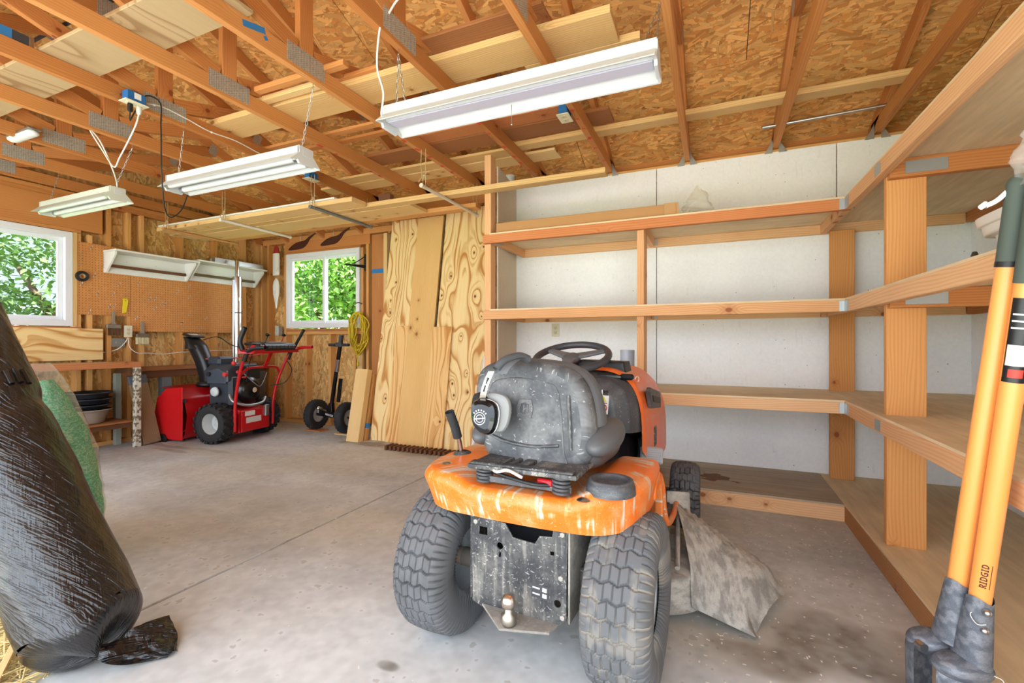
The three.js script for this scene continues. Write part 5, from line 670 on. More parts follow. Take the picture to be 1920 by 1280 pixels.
  // rear plate with notch and holes, flanges, drawbar
  mesh('rear_plate', (() => { const pts = [[-0.175, 0.2], [-0.14, 0.188], [0.12, 0.2], [0.145, 0.215], [0.15, 0.5], [0.11, 0.5], [0.1, 0.455], [0.06, 0.45], [0.045, 0.425], [-0.03, 0.43], [-0.055, 0.47], [-0.12, 0.475], [-0.13, 0.5], [-0.18, 0.5]]; const g = ext(pts, 0.006, 0.0015, [circ(-0.075, 0.395, 0.011), [[-0.078, 0.375], [-0.078, 0.36], [-0.072, 0.36], [-0.072, 0.375]].reverse(), circ(0.118, 0.26, 0.011), [[-0.15, 0.42], [-0.15, 0.445], [-0.12, 0.445], [-0.12, 0.42]], [[0.095, 0.4], [0.095, 0.412], [0.107, 0.412], [0.107, 0.4]]]); g.translate(0, 0, 0.15); return g; })(), M_bkd, o);
  for (const s of [-1, 1]) mesh('frame_flange', at(box(0.006, 0.29, 0.3, 0.002), s > 0 ? 0.153 : -0.182, 0.35, 0.0), s > 0 ? M_mud : M_bkd, o); mesh('inner_frame', at(box(0.3, 0.24, 0.03, 0.004), -0.015, 0.45, 0.02), std('#1d1c20', 0.7), o);
  mesh('drawbar', (() => { const g = ext([[-0.16, 0.12], [-0.19, 0.05], [-0.03, -0.085], [0.11, -0.04], [0.14, 0.1]].reverse(), 0.008, 0.002); g.rotateX(-Math.PI / 2); g.translate(0.0, 0.195, 0.16); return g; })(), std('#ffffff', 0.9, { map: M_mud.map, side: THREE.DoubleSide }), o);
  { const b = mesh('hitch_ball', at(new THREE.SphereGeometry(0.0245, 28, 20), -0.012, 0.268, 0.215), metal('#c9bfb2', 0.28), o); mesh('ball_shank', lathe([[0, 0], [0.02, 0], [0.024, 0.01], [0.024, 0.03], [0.014, 0.036], [0.012, 0.055], [0, 0.056]], 24).translate(-0.012, 0.199, 0.215), metal('#b0a89c', 0.4), b); }
  mesh('info_sticker', at(box(0.055, 0.042, 0.0006, 0.0002), 0.062, 0.283, 0.1536, 0, 0, -0.06), std('#3c3d40', 0.5), o); for (let k = 0; k < 2; k++) { mesh('sticker_print', at(box(0.024, 0.005, 0.0004, 0.0001), 0.05, 0.293 - k * 0.018, 0.1541, 0, 0, -0.06), std('#b9b9b6', 0.6), o); mesh('sticker_print', at(box(0.014, 0.012, 0.0004, 0.0001), 0.077, 0.291 - k * 0.018, 0.1541, 0, 0, -0.06), std('#dad9d6', 0.6), o); }
  for (const [x, y] of [[0.135, 0.47], [0.13, 0.34], [0.135, 0.225], [-0.16, 0.46]]) mesh('bolt', at(new THREE.CylinderGeometry(0.008, 0.008, 0.006, 6), x, y, 0.156, Math.PI / 2), M_mud, o);
  // seat pan, springs, bracket
  { const sp = mesh('seat_pan', (() => { const g = ext([[-0.16, -0.09], [0.19, -0.075], [0.19, 0.12], [-0.16, 0.12]], 0.014, 0.003, [[[-0.03, -0.05], [-0.03, 0.08], [-0.015, 0.08], [-0.015, -0.05]], [[0.02, -0.05], [0.02, 0.08], [0.035, 0.08], [0.035, -0.05]], [[-0.06, -0.05], [-0.06, 0.08], [-0.045, 0.08], [-0.045, -0.05]]]); g.rotateX(-Math.PI / 2); g.translate(0.0, 0.652, 0.12); return g; })(), M_bkd, o);
    for (const [x, z] of [[-0.128, 0.155], [0.135, 0.165]]) { const P = []; for (let i = 0; i <= 70; i++) { const a = i / 70 * 6.283 * 4.6; P.push([x + 0.024 * Math.cos(a), 0.597 + 0.05 * i / 70, z + 0.024 * Math.sin(a)]); } mesh('seat_spring', tube(P, 0.0045, 150, 8), M_con, o); }
    mesh('pan_lip', at(box(0.3, 0.02, 0.008, 0.002), 0.015, 0.606, 0.162), M_con, o); mesh('latch_cable', tube([[-0.08, 0.63, 0.17], [0.0, 0.622, 0.185], [0.06, 0.618, 0.19], [0.1, 0.615, 0.17]], 0.006, 20, 8), M.black, o); mesh('red_tab', at(box(0.05, 0.02, 0.012, 0.005), 0.085, 0.622, 0.17), std('#b3121c', 0.4), o); mesh('pan_slat', at(box(0.33, 0.008, 0.03, 0.002), 0.015, 0.664, 0.19, 0, 0.04), M_bkd, o); mesh('bungee', tube([[-0.1, 0.664, 0.19], [-0.06, 0.645, 0.205], [-0.02, 0.655, 0.21], [0.03, 0.64, 0.212]], 0.005, 20, 7), std('#c9c6bd', 0.8), o); }
  // seat
  const back = [[-0.155, 0.0], [-0.2, 0.05], [-0.235, 0.15], [-0.245, 0.24], [-0.235, 0.3], [-0.2, 0.33], [-0.13, 0.346], [0, 0.344], [0.09, 0.328], [0.145, 0.292], [0.175, 0.24], [0.195, 0.16], [0.2, 0.08], [0.18, 0.025], [0.13, -0.005], [0, -0.015]];
  const tilt = (g, z) => { g.rotateX(-0.17); g.translate(0.0, 0.632, 0.03 + z); return g; };
  const soft = g => toCreasedNormals(g, 0.9); const shell = soft(ext6(back, 0.09, 0.04)); mesh('seat_back', tilt(shell, 0), M_seat, o);
  mesh('seat_back_pad', tilt(soft(ext6(back.map(([x, y]) => [x * 1.02 + 0.012, y * 1.0 + 0.004]), 0.09, 0.04)), -0.055), M_vinyl, o);
  const panel = [[-0.165, 0.12], [-0.18, 0.2], [-0.165, 0.27], [-0.1, 0.29], [0.02, 0.282], [0.07, 0.262], [0.09, 0.2], [0.11, 0.06], [0.12, 0.02], [-0.1, 0.02]]; mesh('back_panel', tilt(ext(panel, 0.012, 0.005, [], true), 0.043), M_seat, o);
  mesh('panel_rib', tilt(at(tube([[-0.17, 0.09, 0], [-0.1, 0.068, 0.004], [0.0, 0.06, 0.004], [0.09, 0.07, 0]], 0.005, 24, 8), 0, 0, 0.05), 0), M_seat, o); mesh('side_rib', tilt(at(tube([[0.112, 0.23, 0], [0.122, 0.15, 0.002], [0.13, 0.06, 0]], 0.006, 24, 8), 0, 0, 0.046), 0), M_seat, o); mesh('logo_frame', tilt(at(ext([[-0.026, -0.03], [0.026, -0.03], [0.03, 0.0], [0.022, 0.03], [-0.022, 0.03], [-0.03, 0]], 0.004, 0.001, [circ(0, 0, 0.02, 8)]), -0.035, 0.18, 0.0505), 0), M_seat, o);
  { const tg = new TextGeometry('H', { font: globalThis.__font, size: 0.024, depth: 0.002, curveSegments: 2 }); tg.translate(-0.044, 0.168, 0.0495); mesh('logo_letter', tilt(tg, 0), M_seat, o); }
  const cush = soft6([[-0.19, 0.0], [-0.22, 0.15], [-0.2, 0.32], [-0.12, 0.38], [0, 0.39], [0.12, 0.38], [0.2, 0.32], [0.22, 0.15], [0.19, 0.0]], 0.11, 0.045); cush.rotateX(-Math.PI / 2 - 0.04); cush.translate(0, 0.685, 0.03); mesh('seat_cushion', cush, M_vinyl, o);
  for (const s of [-1, 1]) { const c = new THREE.SphereGeometry(1, 28, 20); mesh('seat_bolster', at(c, s * 0.205, 0.725, -0.07, 0.12, 0, 0, [0.058, 0.05, 0.15]), M_vinyl, o); }
  mesh('seat_base', at(box(0.3, 0.05, 0.34, 0.015), 0, 0.64, -0.14), M_bkd, o);
  // lift lever
  { const l = mesh('lift_lever', tube([[-0.33, 0.59, -0.035], [-0.332, 0.66, -0.02], [-0.335, 0.7, -0.005]], 0.008, 12, 8), M.steel, o); mesh('lever_grip', tube([[-0.335, 0.685, -0.008], [-0.337, 0.73, 0.01], [-0.342, 0.775, 0.03], [-0.343, 0.785, 0.034]], 0.017, 18, 12), M.rubber, l); mesh('lever_boot', at(lathe([[0.02, 0.012], [0.03, 0.008], [0.036, 0]], 18), -0.33, 0.618, -0.035), M_bkd, o); }
  // console, tunnel, hood
  const sec = (hw, yb, yt, p) => u => { const a = u * Math.PI, c = Math.cos(a), s = Math.sin(a); return [Math.sign(c) * Math.pow(Math.abs(c), p) * hw, yb + (yt - yb) * Math.pow(s, p)]; };
  const loft = (S, nu = 40, nv = 24) => grid((u, v) => { const k = v * (S.length - 1), i = Math.min(S.length - 2, Math.floor(k)), f = k - i, a = sec(...S[i].slice(1))(u), b = sec(...S[i + 1].slice(1))(u); return [lerp(a[0], b[0], f), lerp(a[1], b[1], f), lerp(S[i][0], S[i + 1][0], f)]; }, nu, nv);
  const dbl = (m) => { const c = m.clone(); c.side = THREE.DoubleSide; return c; };
  mesh('console', uvS(loft([[-0.4, 0.03, 0.68, 0.78, 0.6], [-0.42, 0.15, 0.67, 0.86, 0.55], [-0.46, 0.205, 0.665, 0.888, 0.56], [-0.52, 0.225, 0.66, 0.9, 0.58], [-0.58, 0.235, 0.655, 0.91, 0.6]]), 1.2, 0.5), dbl(M_con), o);
  mesh('hood', uvS(loft([[-0.54, 0.24, 0.58, 0.915, 0.6], [-0.57, 0.25, 0.55, 0.928, 0.58], [-0.8, 0.257, 0.49, 0.93, 0.56], [-1.0, 0.255, 0.47, 0.92, 0.56], [-1.2, 0.245, 0.45, 0.88, 0.56], [-1.4, 0.225, 0.44, 0.82, 0.55], [-1.52, 0.17, 0.46, 0.72, 0.6], [-1.54, 0.01, 0.5, 0.6, 0.7]], 44, 40), 1.4, 1), dbl(M_orC), o);
  for (const s of [-1, 1]) { const v = mesh('hood_vent', (() => { const g = ext([[0, 0.06], [0.03, 0.075], [0.3, 0.03], [0.33, -0.01], [0.32, -0.05], [0.06, -0.02]], 0.02, 0.004); g.rotateY(Math.PI / 2); g.translate(s * 0.252, 0.765, -0.6); return g; })(), M_con, o); mesh('vent_opening', (() => { const g = ext([[0, 0.03], [0.2, -0.0], [0.22, -0.03], [0.03, 0.0]], 0.004, 0.001); g.rotateY(Math.PI / 2); g.translate(s * 0.263, 0.772, -0.66); return g; })(), M.black, v); mesh('side_panel', at(box(0.03, 0.28, 0.3, 0.01), s * 0.2, 0.46, -0.88), M_bkd, o); mesh('frame_rail', at(box(0.02, 0.08, 1.3, 0.004), s * 0.16, 0.29, -0.6), M_bkd, o); }
  { const r = new THREE.TorusGeometry(0.012, 0.002, 6, 20); r.rotateY(Math.PI / 2 - 0.5); lab(mesh('hood_emblem', at(r, 0.2, 0.872, -0.64), std('#e8d9cf', 0.5), o), 'round pale emblem'); for (let k = 0; k < 6; k++) mesh('emblem_letter', at(box(0.001, 0.01, 0.007, 0.0002), 0.2 - k * 0.0004, 0.866 - k * 0.001, -0.67 - k * 0.014, 0, 0, 0.5), std('#b89a90', 0.5), o); }
  mesh('tunnel', uvS(loft([[-0.25, 0.15, 0.2, 0.6, 0.4], [-0.45, 0.15, 0.2, 0.62, 0.35], [-0.65, 0.17, 0.2, 0.69, 0.3], [-0.85, 0.19, 0.2, 0.69, 0.3]]), 0.8, 0.6), std('#26242a', 0.22, { side: THREE.DoubleSide }), o);
  mesh('dash_hood', at(ext([[-0.13, 0], [0.13, 0], [0.12, 0.05], [-0.1, 0.055]], 0.14, 0.012), 0.03, 0.9, -0.66), M.black, o); mesh('key_switch', (() => { const g = lathe([[0, 0.012], [0.012, 0.012], [0.026, 0.004], [0.028, 0]], 24); g.rotateX(Math.PI / 2 - 0.35); g.translate(0.1, 0.825, -0.425); return g; })(), M.black, o); mesh('key', at(box(0.006, 0.03, 0.018, 0.002), 0.104, 0.83, -0.408, 0, 0.3), M.steel, o);
  { const t = mesh('warning_tag', at(box(0.042, 0.075, 0.002, 0.001), 0.112, 0.785, -0.395, -0.1, 0.1, -0.06), std('#eceae6', 0.5), o); lab(t, 'white warning tag'); const f = (g, m, n) => mesh(n, at(g, 0.112, 0.785, -0.395, -0.1, 0.1, -0.06), m, t); f(at(new THREE.TorusGeometry(0.0145, 0.002, 6, 24), 0, -0.014, 0.0016), std('#c8203a', 0.5), 'prohibition_ring'); f(at(box(0.028, 0.0028, 0.0008, 0.0002), 0, -0.014, 0.0016, 0, 0, 0.78), std('#c8203a', 0.5), 'prohibition_bar'); f(at(ext([[-0.013, -0.01], [0.013, -0.01], [0, 0.012]], 0.001, 0.0002), 0, 0.022, 0.0016), std('#d8d428', 0.5), 'warning_triangle'); f(at(box(0.03, 0.003, 0.0006, 0.0001), 0, 0.006, 0.0014), std('#4a4a4a', 0.5), 'print_line'); f(at(box(0.012, 0.016, 0.0006, 0.0002), 0, -0.014, 0.0014, 0, 0, 0.4), std('#3a3a40', 0.5), 'pictogram'); }
  mesh('throttle_lever', merge([barGeo([0.06, 0.895, -0.5], [0.16, 0.89, -0.52], 0.02, 0.012), at(box(0.06, 0.026, 0.03, 0.01), 0.18, 0.89, -0.522)]), M.blackGloss, o);
  // steering wheel
  { const W = new THREE.Group(); const c = V3(-0.085, 0.968, -0.58), e = 0.34; const tr = g => { g.rotateX(-Math.PI / 2 + 0.0); g.rotateX(e); g.translate(c.x, c.y, c.z); return g; };
    const st = mesh('steering_wheel', tr(new THREE.TorusGeometry(0.168, 0.0165, 14, 64)), std('#3c3e42', 0.4), o); const sp = (a) => { const g = ext([[0.02, -0.03], [0.16, -0.016], [0.16, 0.016], [0.02, 0.03]], 0.014, 0.005); g.rotateZ(a); return g; }; for (const a of [0.55, Math.PI - 0.55, -Math.PI / 2]) mesh('spoke', tr(sp(a)), std('#6a6c70', 0.45), st); mesh('wheel_hub', tr(lathe([[0, 0.012], [0.03, 0.012], [0.045, 0.0], [0.04, -0.02], [0, -0.02]], 24).rotateX(Math.PI / 2)), std('#55575a', 0.45), st); mesh('steering_column', pipe([c.x, c.y, c.z], [c.x + 0.03, 0.86, -0.62], 0.022), M.black, o); }
  // pedal and linkage on the right
  mesh('brake_pedal', at(box(0.095, 0.07, 0.02, 0.008), 0.268, 0.552, -0.6, -0.25), std('#9a9c9d', 0.7), o); for (let k = 0; k < 5; k++) mesh('pedal_rib', at(box(0.07, 0.004, 0.004, 0.001), 0.268, 0.534 + k * 0.009, -0.586 - k * 0.0023, -0.25), std('#a8aaaa', 0.7), o); mesh('pedal_arm', tube([[0.24, 0.32, -0.72], [0.25, 0.45, -0.68], [0.262, 0.55, -0.62]], 0.012, 14, 8), M_mud, o); mesh('side_rod', tube([[0.205, 0.31, -0.55], [0.21, 0.45, -0.62], [0.23, 0.6, -0.7]], 0.022, 20, 10), M_con, o); mesh('muffler_bracket', at(box(0.03, 0.1, 0.06, 0.008), 0.245, 0.6, -0.78), M_bkd, o);
  // mowing deck and discharge chute
  mesh('mower_deck', (() => { const N = makeNoise(207); return uvS(grid((u, v) => { const a = u * 6.283, k = v < 0.5 ? v * 2 : 1, d = v < 0.5 ? 0 : (v - 0.5) * 2, c = Math.cos(a), s = Math.sin(a), p = 0.62, rx = 0.5, rz = 0.31; const x = Math.sign(c) * Math.pow(Math.abs(c), p) * rx * (0.15 + 0.82 * k + 0.03 * d), z = Math.sign(s) * Math.pow(Math.abs(s), p) * rz * (0.15 + 0.82 * k + 0.03 * d); return [x, (v < 0.5 ? 0.2 - 0.04 * k * k : 0.16 - 0.125 * d) + 0.008 * (N.fbm(u, v, 12, 6, 2) - 0.5), z - 0.6]; }, 72, 24, true), 4, 1); })(), dbl(M_mud), o);
  { const N = makeNoise(208), A = [0.345, 0.30, -0.74], B = [0.775, 0.09, -0.66], C = [0.66, 0.05, -0.41], D = [0.44, 0.17, -0.42];
    mesh('discharge_chute', uvS(grid((u, v) => { const w = v < 0.72 ? v / 0.72 : 1, sk = v < 0.72 ? 0 : (v - 0.72) / 0.28; const p = [0, 1, 2].map(i => lerp(lerp(A[i], B[i], u), lerp(D[i], C[i], u), w)); p[1] += 0.06 * Math.sin(Math.PI * (0.12 + 0.8 * Math.min(1, w))) * (0.5 + 0.5 * Math.sin(Math.PI * (0.25 + 0.6 * u))) - 0.06 * sm(0.82, 1, u) + 0.006 * (N.fbm(u, v, 30, 18, 3) - 0.5) * 2 + (u > 0.1 && u < 0.5 && w < 0.5 && (u * 20 % 1) < 0.35 ? 0.004 : 0); if (sk) { p[1] = lerp(p[1], 0.012 + 0.05 * (1 - u), sk); p[2] += 0.05 * Math.sin(sk * 1.57); p[0] += 0.01 * sk; } return p; }, 60, 44), 1.2, 1), dbl(M_mud), o);
    mesh('chute_hinge', at(box(0.1, 0.1, 0.012, 0.004), 0.36, 0.31, -0.76, -0.35, 0.2), M_mud, o); mesh('hinge_pin', pipe([0.36, 0.29, -0.75], [0.4, 0.2, -0.36], 0.009), M_mud, o); mesh('deck_arm', barGeo([0.33, 0.27, -0.72], [0.34, 0.16, -0.32], 0.02, 0.02), std('#7c7f52', 0.9), o); }
}
// ---------------------------------------------------------------- ear muffs hung on the seat back
{
  const o = thing('ear_muffs', 'black and chrome ear muffs with padded band hung on the tractor seat back', 'ear muffs', TR.pos, TR.turn);
  mesh('head_band', grid((u, v) => { const a = 0.25 + 1.7 * v, w = 0.024 * (1 - 0.12 * Math.cos(v * 6)), r = 0.1; const side = (u - 0.5) * 2; return [-0.07 + side * w + 0.03 * (v - 0.3), 0.922 + r * 0.62 * Math.sin(a) + 0.0, 0.055 + r * 0.85 * Math.cos(a) + 0.005 * (1 - side * side)]; }, 8, 24), std('#5d6064', 0.6, { side: THREE.DoubleSide }), o); mesh('band_ridge', tube([[-0.095, 0.95, 0.138], [-0.085, 0.972, 0.12], [-0.07, 0.985, 0.09], [-0.05, 0.99, 0.05], [-0.035, 0.98, 0.02]], 0.014, 24, 10), std('#4d5054', 0.6), o);
  mesh('band_wire', grid((u, v) => { const x = lerp(-0.108, -0.142, v) + (u - 0.5) * 0.022, y = lerp(0.945, 0.845, v); return [x, y, 0.147 + 0.012 * Math.sin(v * 3.1)]; }, 3, 14), metal('#c8c0b2', 0.3, { side: THREE.DoubleSide }), o); for (const v of [0.3, 0.55]) mesh('wire_slot', at(box(0.005, 0.022, 0.002, 0.0005), lerp(-0.108, -0.142, v), lerp(0.945, 0.845, v), 0.148 + 0.012 * Math.sin(v * 3.1), 0, 0, -0.33), M.black, o);
  const shp = [[-0.042, 0.03], [-0.03, 0.05], [0.0, 0.056], [0.035, 0.045], [0.048, 0.02], [0.042, -0.035], [0.025, -0.055], [-0.01, -0.05], [-0.035, -0.025]];
  mesh('ear_cushion', at(ext(shp.map(([x, y]) => [x * 1.12 + 0.016, y * 1.12 + 0.006]), 0.03, 0.01, [], true), -0.125, 0.805, 0.122, -0.12, 0.1), std('#8d8f8e', 0.6), o); const cup = mesh('ear_cup', at(ext(shp, 0.05, 0.018, [], true), -0.13, 0.8, 0.155, -0.12, 0.1), std('#141517', 0.12), o);
  const em = (g, n) => mesh(n, at(g, -0.132, 0.797, 0.1812, -0.12, 0.1), std('#cfcfcb', 0.4), cup); em(new THREE.TorusGeometry(0.019, 0.0013, 6, 28), 'emblem_ring'); em(new THREE.TorusGeometry(0.012, 0.0011, 6, 24), 'emblem_ring'); em(at(box(0.034, 0.003, 0.0006, 0.0002), 0, 0, 0, 0, 0, 0.15), 'emblem_bar'); for (let k = 0; k < 6; k++) { const a = Math.PI * (0.22 + 0.56 * k / 5); em(at(box(0.004, 0.005, 0.0006, 0.0002), Math.cos(a) * 0.026, Math.sin(a) * 0.026, 0, 0, 0, a - Math.PI / 2), 'emblem_letter'); }
  mesh('second_cup', at(ext(shp, 0.04, 0.014, [], true), -0.165, 0.815, 0.118, -0.12, -0.6), std('#232426', 0.4), o); mesh('cup_trim', at(ext(shp.map(([x, y]) => [x * 1.03, y * 1.03]), 0.006, 0.002, [], true), -0.13, 0.8, 0.149, -0.12, 0.1), M.chrome, o);
}
// ---------------------------------------------------------------- black plastic roll, green bag, straw
{
  const N = makeNoise(401), bump = tex(512, 512, (u, v) => { const a = N.fbm(u + v * 0.6, v, 40, 5, 3), b = N.fbm(u, v, 9, 9, 3), c = N.fbm(u - v * 0.3, v, 90, 14, 2); const g = 255 * clamp(0.55 * Math.abs(a - 0.5) * 2.4 + 0.3 * b + 0.3 * c); return [g, g, g]; }, false, 0.5, 0.35);
  const film = new THREE.MeshPhysicalMaterial({ color: '#141416', roughness: 0.26, bumpMap: bump, bumpScale: 0.006, clearcoat: 0.4, clearcoatRoughness: 0.2 });
  const o = thing('black_plastic_roll', 'fat roll wrapped in shiny black plastic leaning at the garage door', 'roll', [-1.776, 0.0, -0.813]);
  const A = V3(-0.03, 0.085, 0), D = V3(-0.802, 1.0, 0.062).normalize(), X = V3(1, 0.802, 0).normalize(), Y = D.clone().cross(X).normalize(), L = 1.75;
  const prof = v => { const t = v; if (t < 0.06) return 0.15 * Math.sqrt(Math.sin(t / 0.06 * 1.5708)); if (t > 0.95) return 0.15 * Math.cos((t - 0.95) / 0.05 * 1.5); return 0.15; };
  const pt = (u, v) => { const a = u * 6.28318, n = N.fbm(u, v, 6, 8, 4) - 0.5, w = N.fbm(u + v * 0.5, v, 26, 10, 2) - 0.5; let r = prof(v); const pinch = 0.012 * Math.exp(-Math.pow((v - 0.5 - 0.03 * Math.sin(a)) / 0.02, 2)); r = Math.max(0.001, r * (1 + 0.1 * n + 0.05 * w) - pinch); const p = A.clone().addScaledVector(D, (v - 0.02) * L + (v < 0.06 ? 0.02 * Math.sin(a * 3) : 0)).addScaledVector(X, Math.cos(a) * r).addScaledVector(Y, Math.sin(a) * r); if (p.y < 0.002) p.y = 0.002 + 0.002 * n; return [p.x, p.y, p.z]; };
  mesh('wrapped_body', uvS(grid(pt, 120, 160, true), 1.26, 1.6), film, o);
  mesh('plastic_tail', uvS(grid((u, v) => { const w = lerp(0.12, 0.035 + 0.02 * Math.sin(v * 5), v), n = N.fbm(u, v, 8, 6, 3) - 0.5; const s = (u - 0.5) * 2; return [0.0 + 0.14 * v + 0.02 * n, Math.max(0.004, 0.06 * (1 - v) * (1 - v) + 0.016 * (1 - s * s) * (1 - 0.4 * v) + 0.018 * n + 0.006), -0.09 - 0.05 * v + s * w + 0.02 * n]; }, 28, 24), 0.2, 0.25), (() => { const m = film.clone(); m.side = THREE.DoubleSide; return m; })(), o);
  for (let k = 0; k < 3; k++) mesh('gathered_fold', tube([0, 1, 2, 3].map(i => pt(0.02 + k * 0.03, 0.54 + i * 0.012 + 0.006 * Math.sin(k + i * 2))), 0.009, 14, 7), film, o);
}
{
  const N = makeNoise(411), o = thing('green_fibre_bag', 'clear plastic sack of bright green fibre leaning behind the black roll', 'sack', [-2.82, 0.0, -1.22]);
  const A = V3(0, 0.06, 0), D = V3(-0.2, 1.0, 0.1).normalize(), X = V3(1, 0.2, 0).normalize(), Y = D.clone().cross(X).normalize();
  const pr = (v, R0) => R0 * Math.pow(Math.sin(Math.PI * clamp(v * 0.94 + 0.03)), 0.38) * (1 - 0.25 * v * v);
  const body = (R0, L, am, sd) => (u, v) => { const a = u * 6.28318, n = N.fbm(u, v, 8 + sd, 10, 4) - 0.5, r = pr(v, R0) * (1 + am * n), p = A.clone().addScaledVector(D, (v - 0.04) * L).addScaledVector(X, Math.cos(a) * r).addScaledVector(Y, Math.sin(a) * r); return [p.x, Math.max(0.003, p.y), p.z]; };
  const T = tex(256, 256, (u, v) => { const n = N.fbm(u, v, 40, 60, 3), b = N.fbm(u, v, 5, 5, 3); return mix3([40, 164, 118], [168, 220, 188], clamp(0.5 + 1.8 * (n - 0.5) + 0.8 * (b - 0.5))); }, true, 1, 1);
  mesh('green_fibre', uvS(grid(body(0.135, 0.84, 0.3, 0), 64, 60, true), 3, 3), std('#ffffff', 0.95, { map: T }), o); mesh('clear_sack', grid(body(0.148, 0.93, 0.22, 3), 56, 60, true), new THREE.MeshPhysicalMaterial({ color: '#f6f6f0', transmission: 0.9, roughness: 0.18, thickness: 0, ior: 1.3 }), o); mesh('paper_insert', at(box(0.09, 0.06, 0.02, 0.008), -0.165, 0.83, 0.1, 0.2, 0.3, 0.3), std('#b98a5c', 0.8), o);
}
{
  const N = makeNoise(421), T = tex(256, 256, (u, v) => { const n = N.fbm(u, v, 6, 90, 3), b = N.fbm(u, v, 8, 8, 2); return mix3([166, 132, 74], [230, 206, 142], clamp(0.5 + 2 * (n - 0.5) + 0.5 * (b - 0.5))); }, true, 0.4, 0.4), sm0 = std('#ffffff', 0.9, { map: T });
  const strands = (n, f, seed) => { const q = rngOf(seed), base = box(0.13, 0.0022, 0.003, 0.0005), L = []; for (let i = 0; i < n; i++) { const p = f(q); L.push(at(base, p[0], p[1], p[2], 0, q() * 6.28, (q() - 0.5) * 0.35, 0.5 + q())); } return merge(L); };
  const bale = (label, y) => { const o = thing('straw_bale', label, 'straw bale', [-2.9, y, -0.71], 0); const g = grid((u, v) => { const a = u * 6.28318, c = Math.cos(a), s = Math.sin(a), p = 0.25, k = v < 0.15 ? v / 0.15 : v > 0.85 ? (1 - v) / 0.15 : 1, n = 1 + 0.05 * (N.fbm(u, v, 12, 8, 3) - 0.5); return [(v - 0.5) * 0.84 * (1 - 0.02 * k), 0.178 + Math.sign(s) * Math.pow(Math.abs(s), p) * 0.17 * Math.pow(k, 0.3) * n, Math.sign(c) * Math.pow(Math.abs(c), p) * 0.22 * Math.pow(k, 0.3) * n]; }, 60, 40, true); mesh('bale_body', uvS(g, 1.5, 0.9), sm0, o); for (const x of [-0.18, 0.18]) mesh('twine', tube([[x, 0.352, -0.22], [x, 0.354, 0.22], [x, 0.18, 0.228], [x, 0.004, 0.22], [x, 0.003, -0.22], [x, 0.18, -0.228]], 0.0025, 60, 5, true), std('#d8882c', 0.7), o); const m = mesh('loose_straw', strands(140, q => [(q() - 0.5) * 0.8, 0.352 * (q() < 0.6 ? 1 : q()), 0.2 + 0.02 * q()], 5 + y * 100), std('#dcc384', 0.9), o); m.userData.kind = 'stuff'; return o; };
  bale('straw bale on the floor under another bale by the black roll', 0); bale('straw bale on top of the other one, propping the black roll', 0.372);
  const st = mesh('scattered_straw', strands(900, q => { const a = q(), b = q(); return [lerp(-2.42, -1.9, a), 0.003 + 0.03 * q() * q(), lerp(-0.86, -0.42, b)]; }, 77), std('#e0c88a', 0.9), scene); st.userData = { kind: 'stuff', label: 'loose straw scattered on the floor beside the black roll', category: 'straw' };
  const ed = thing('pale_batten', 'thin pale wooden batten lying in the straw beside the black roll', 'batten', [-2.06, 0.034, -0.72]); mesh('batten', barGeo([-0.24, 0, -0.13], [0.16, 0, 0.1], 0.02, 0.012), M.yellow[0], ed); mesh('batten_end', barGeo([0.15, 0, 0.094], [0.163, 0, 0.102], 0.021, 0.0125), M.yellow[1], ed);
}
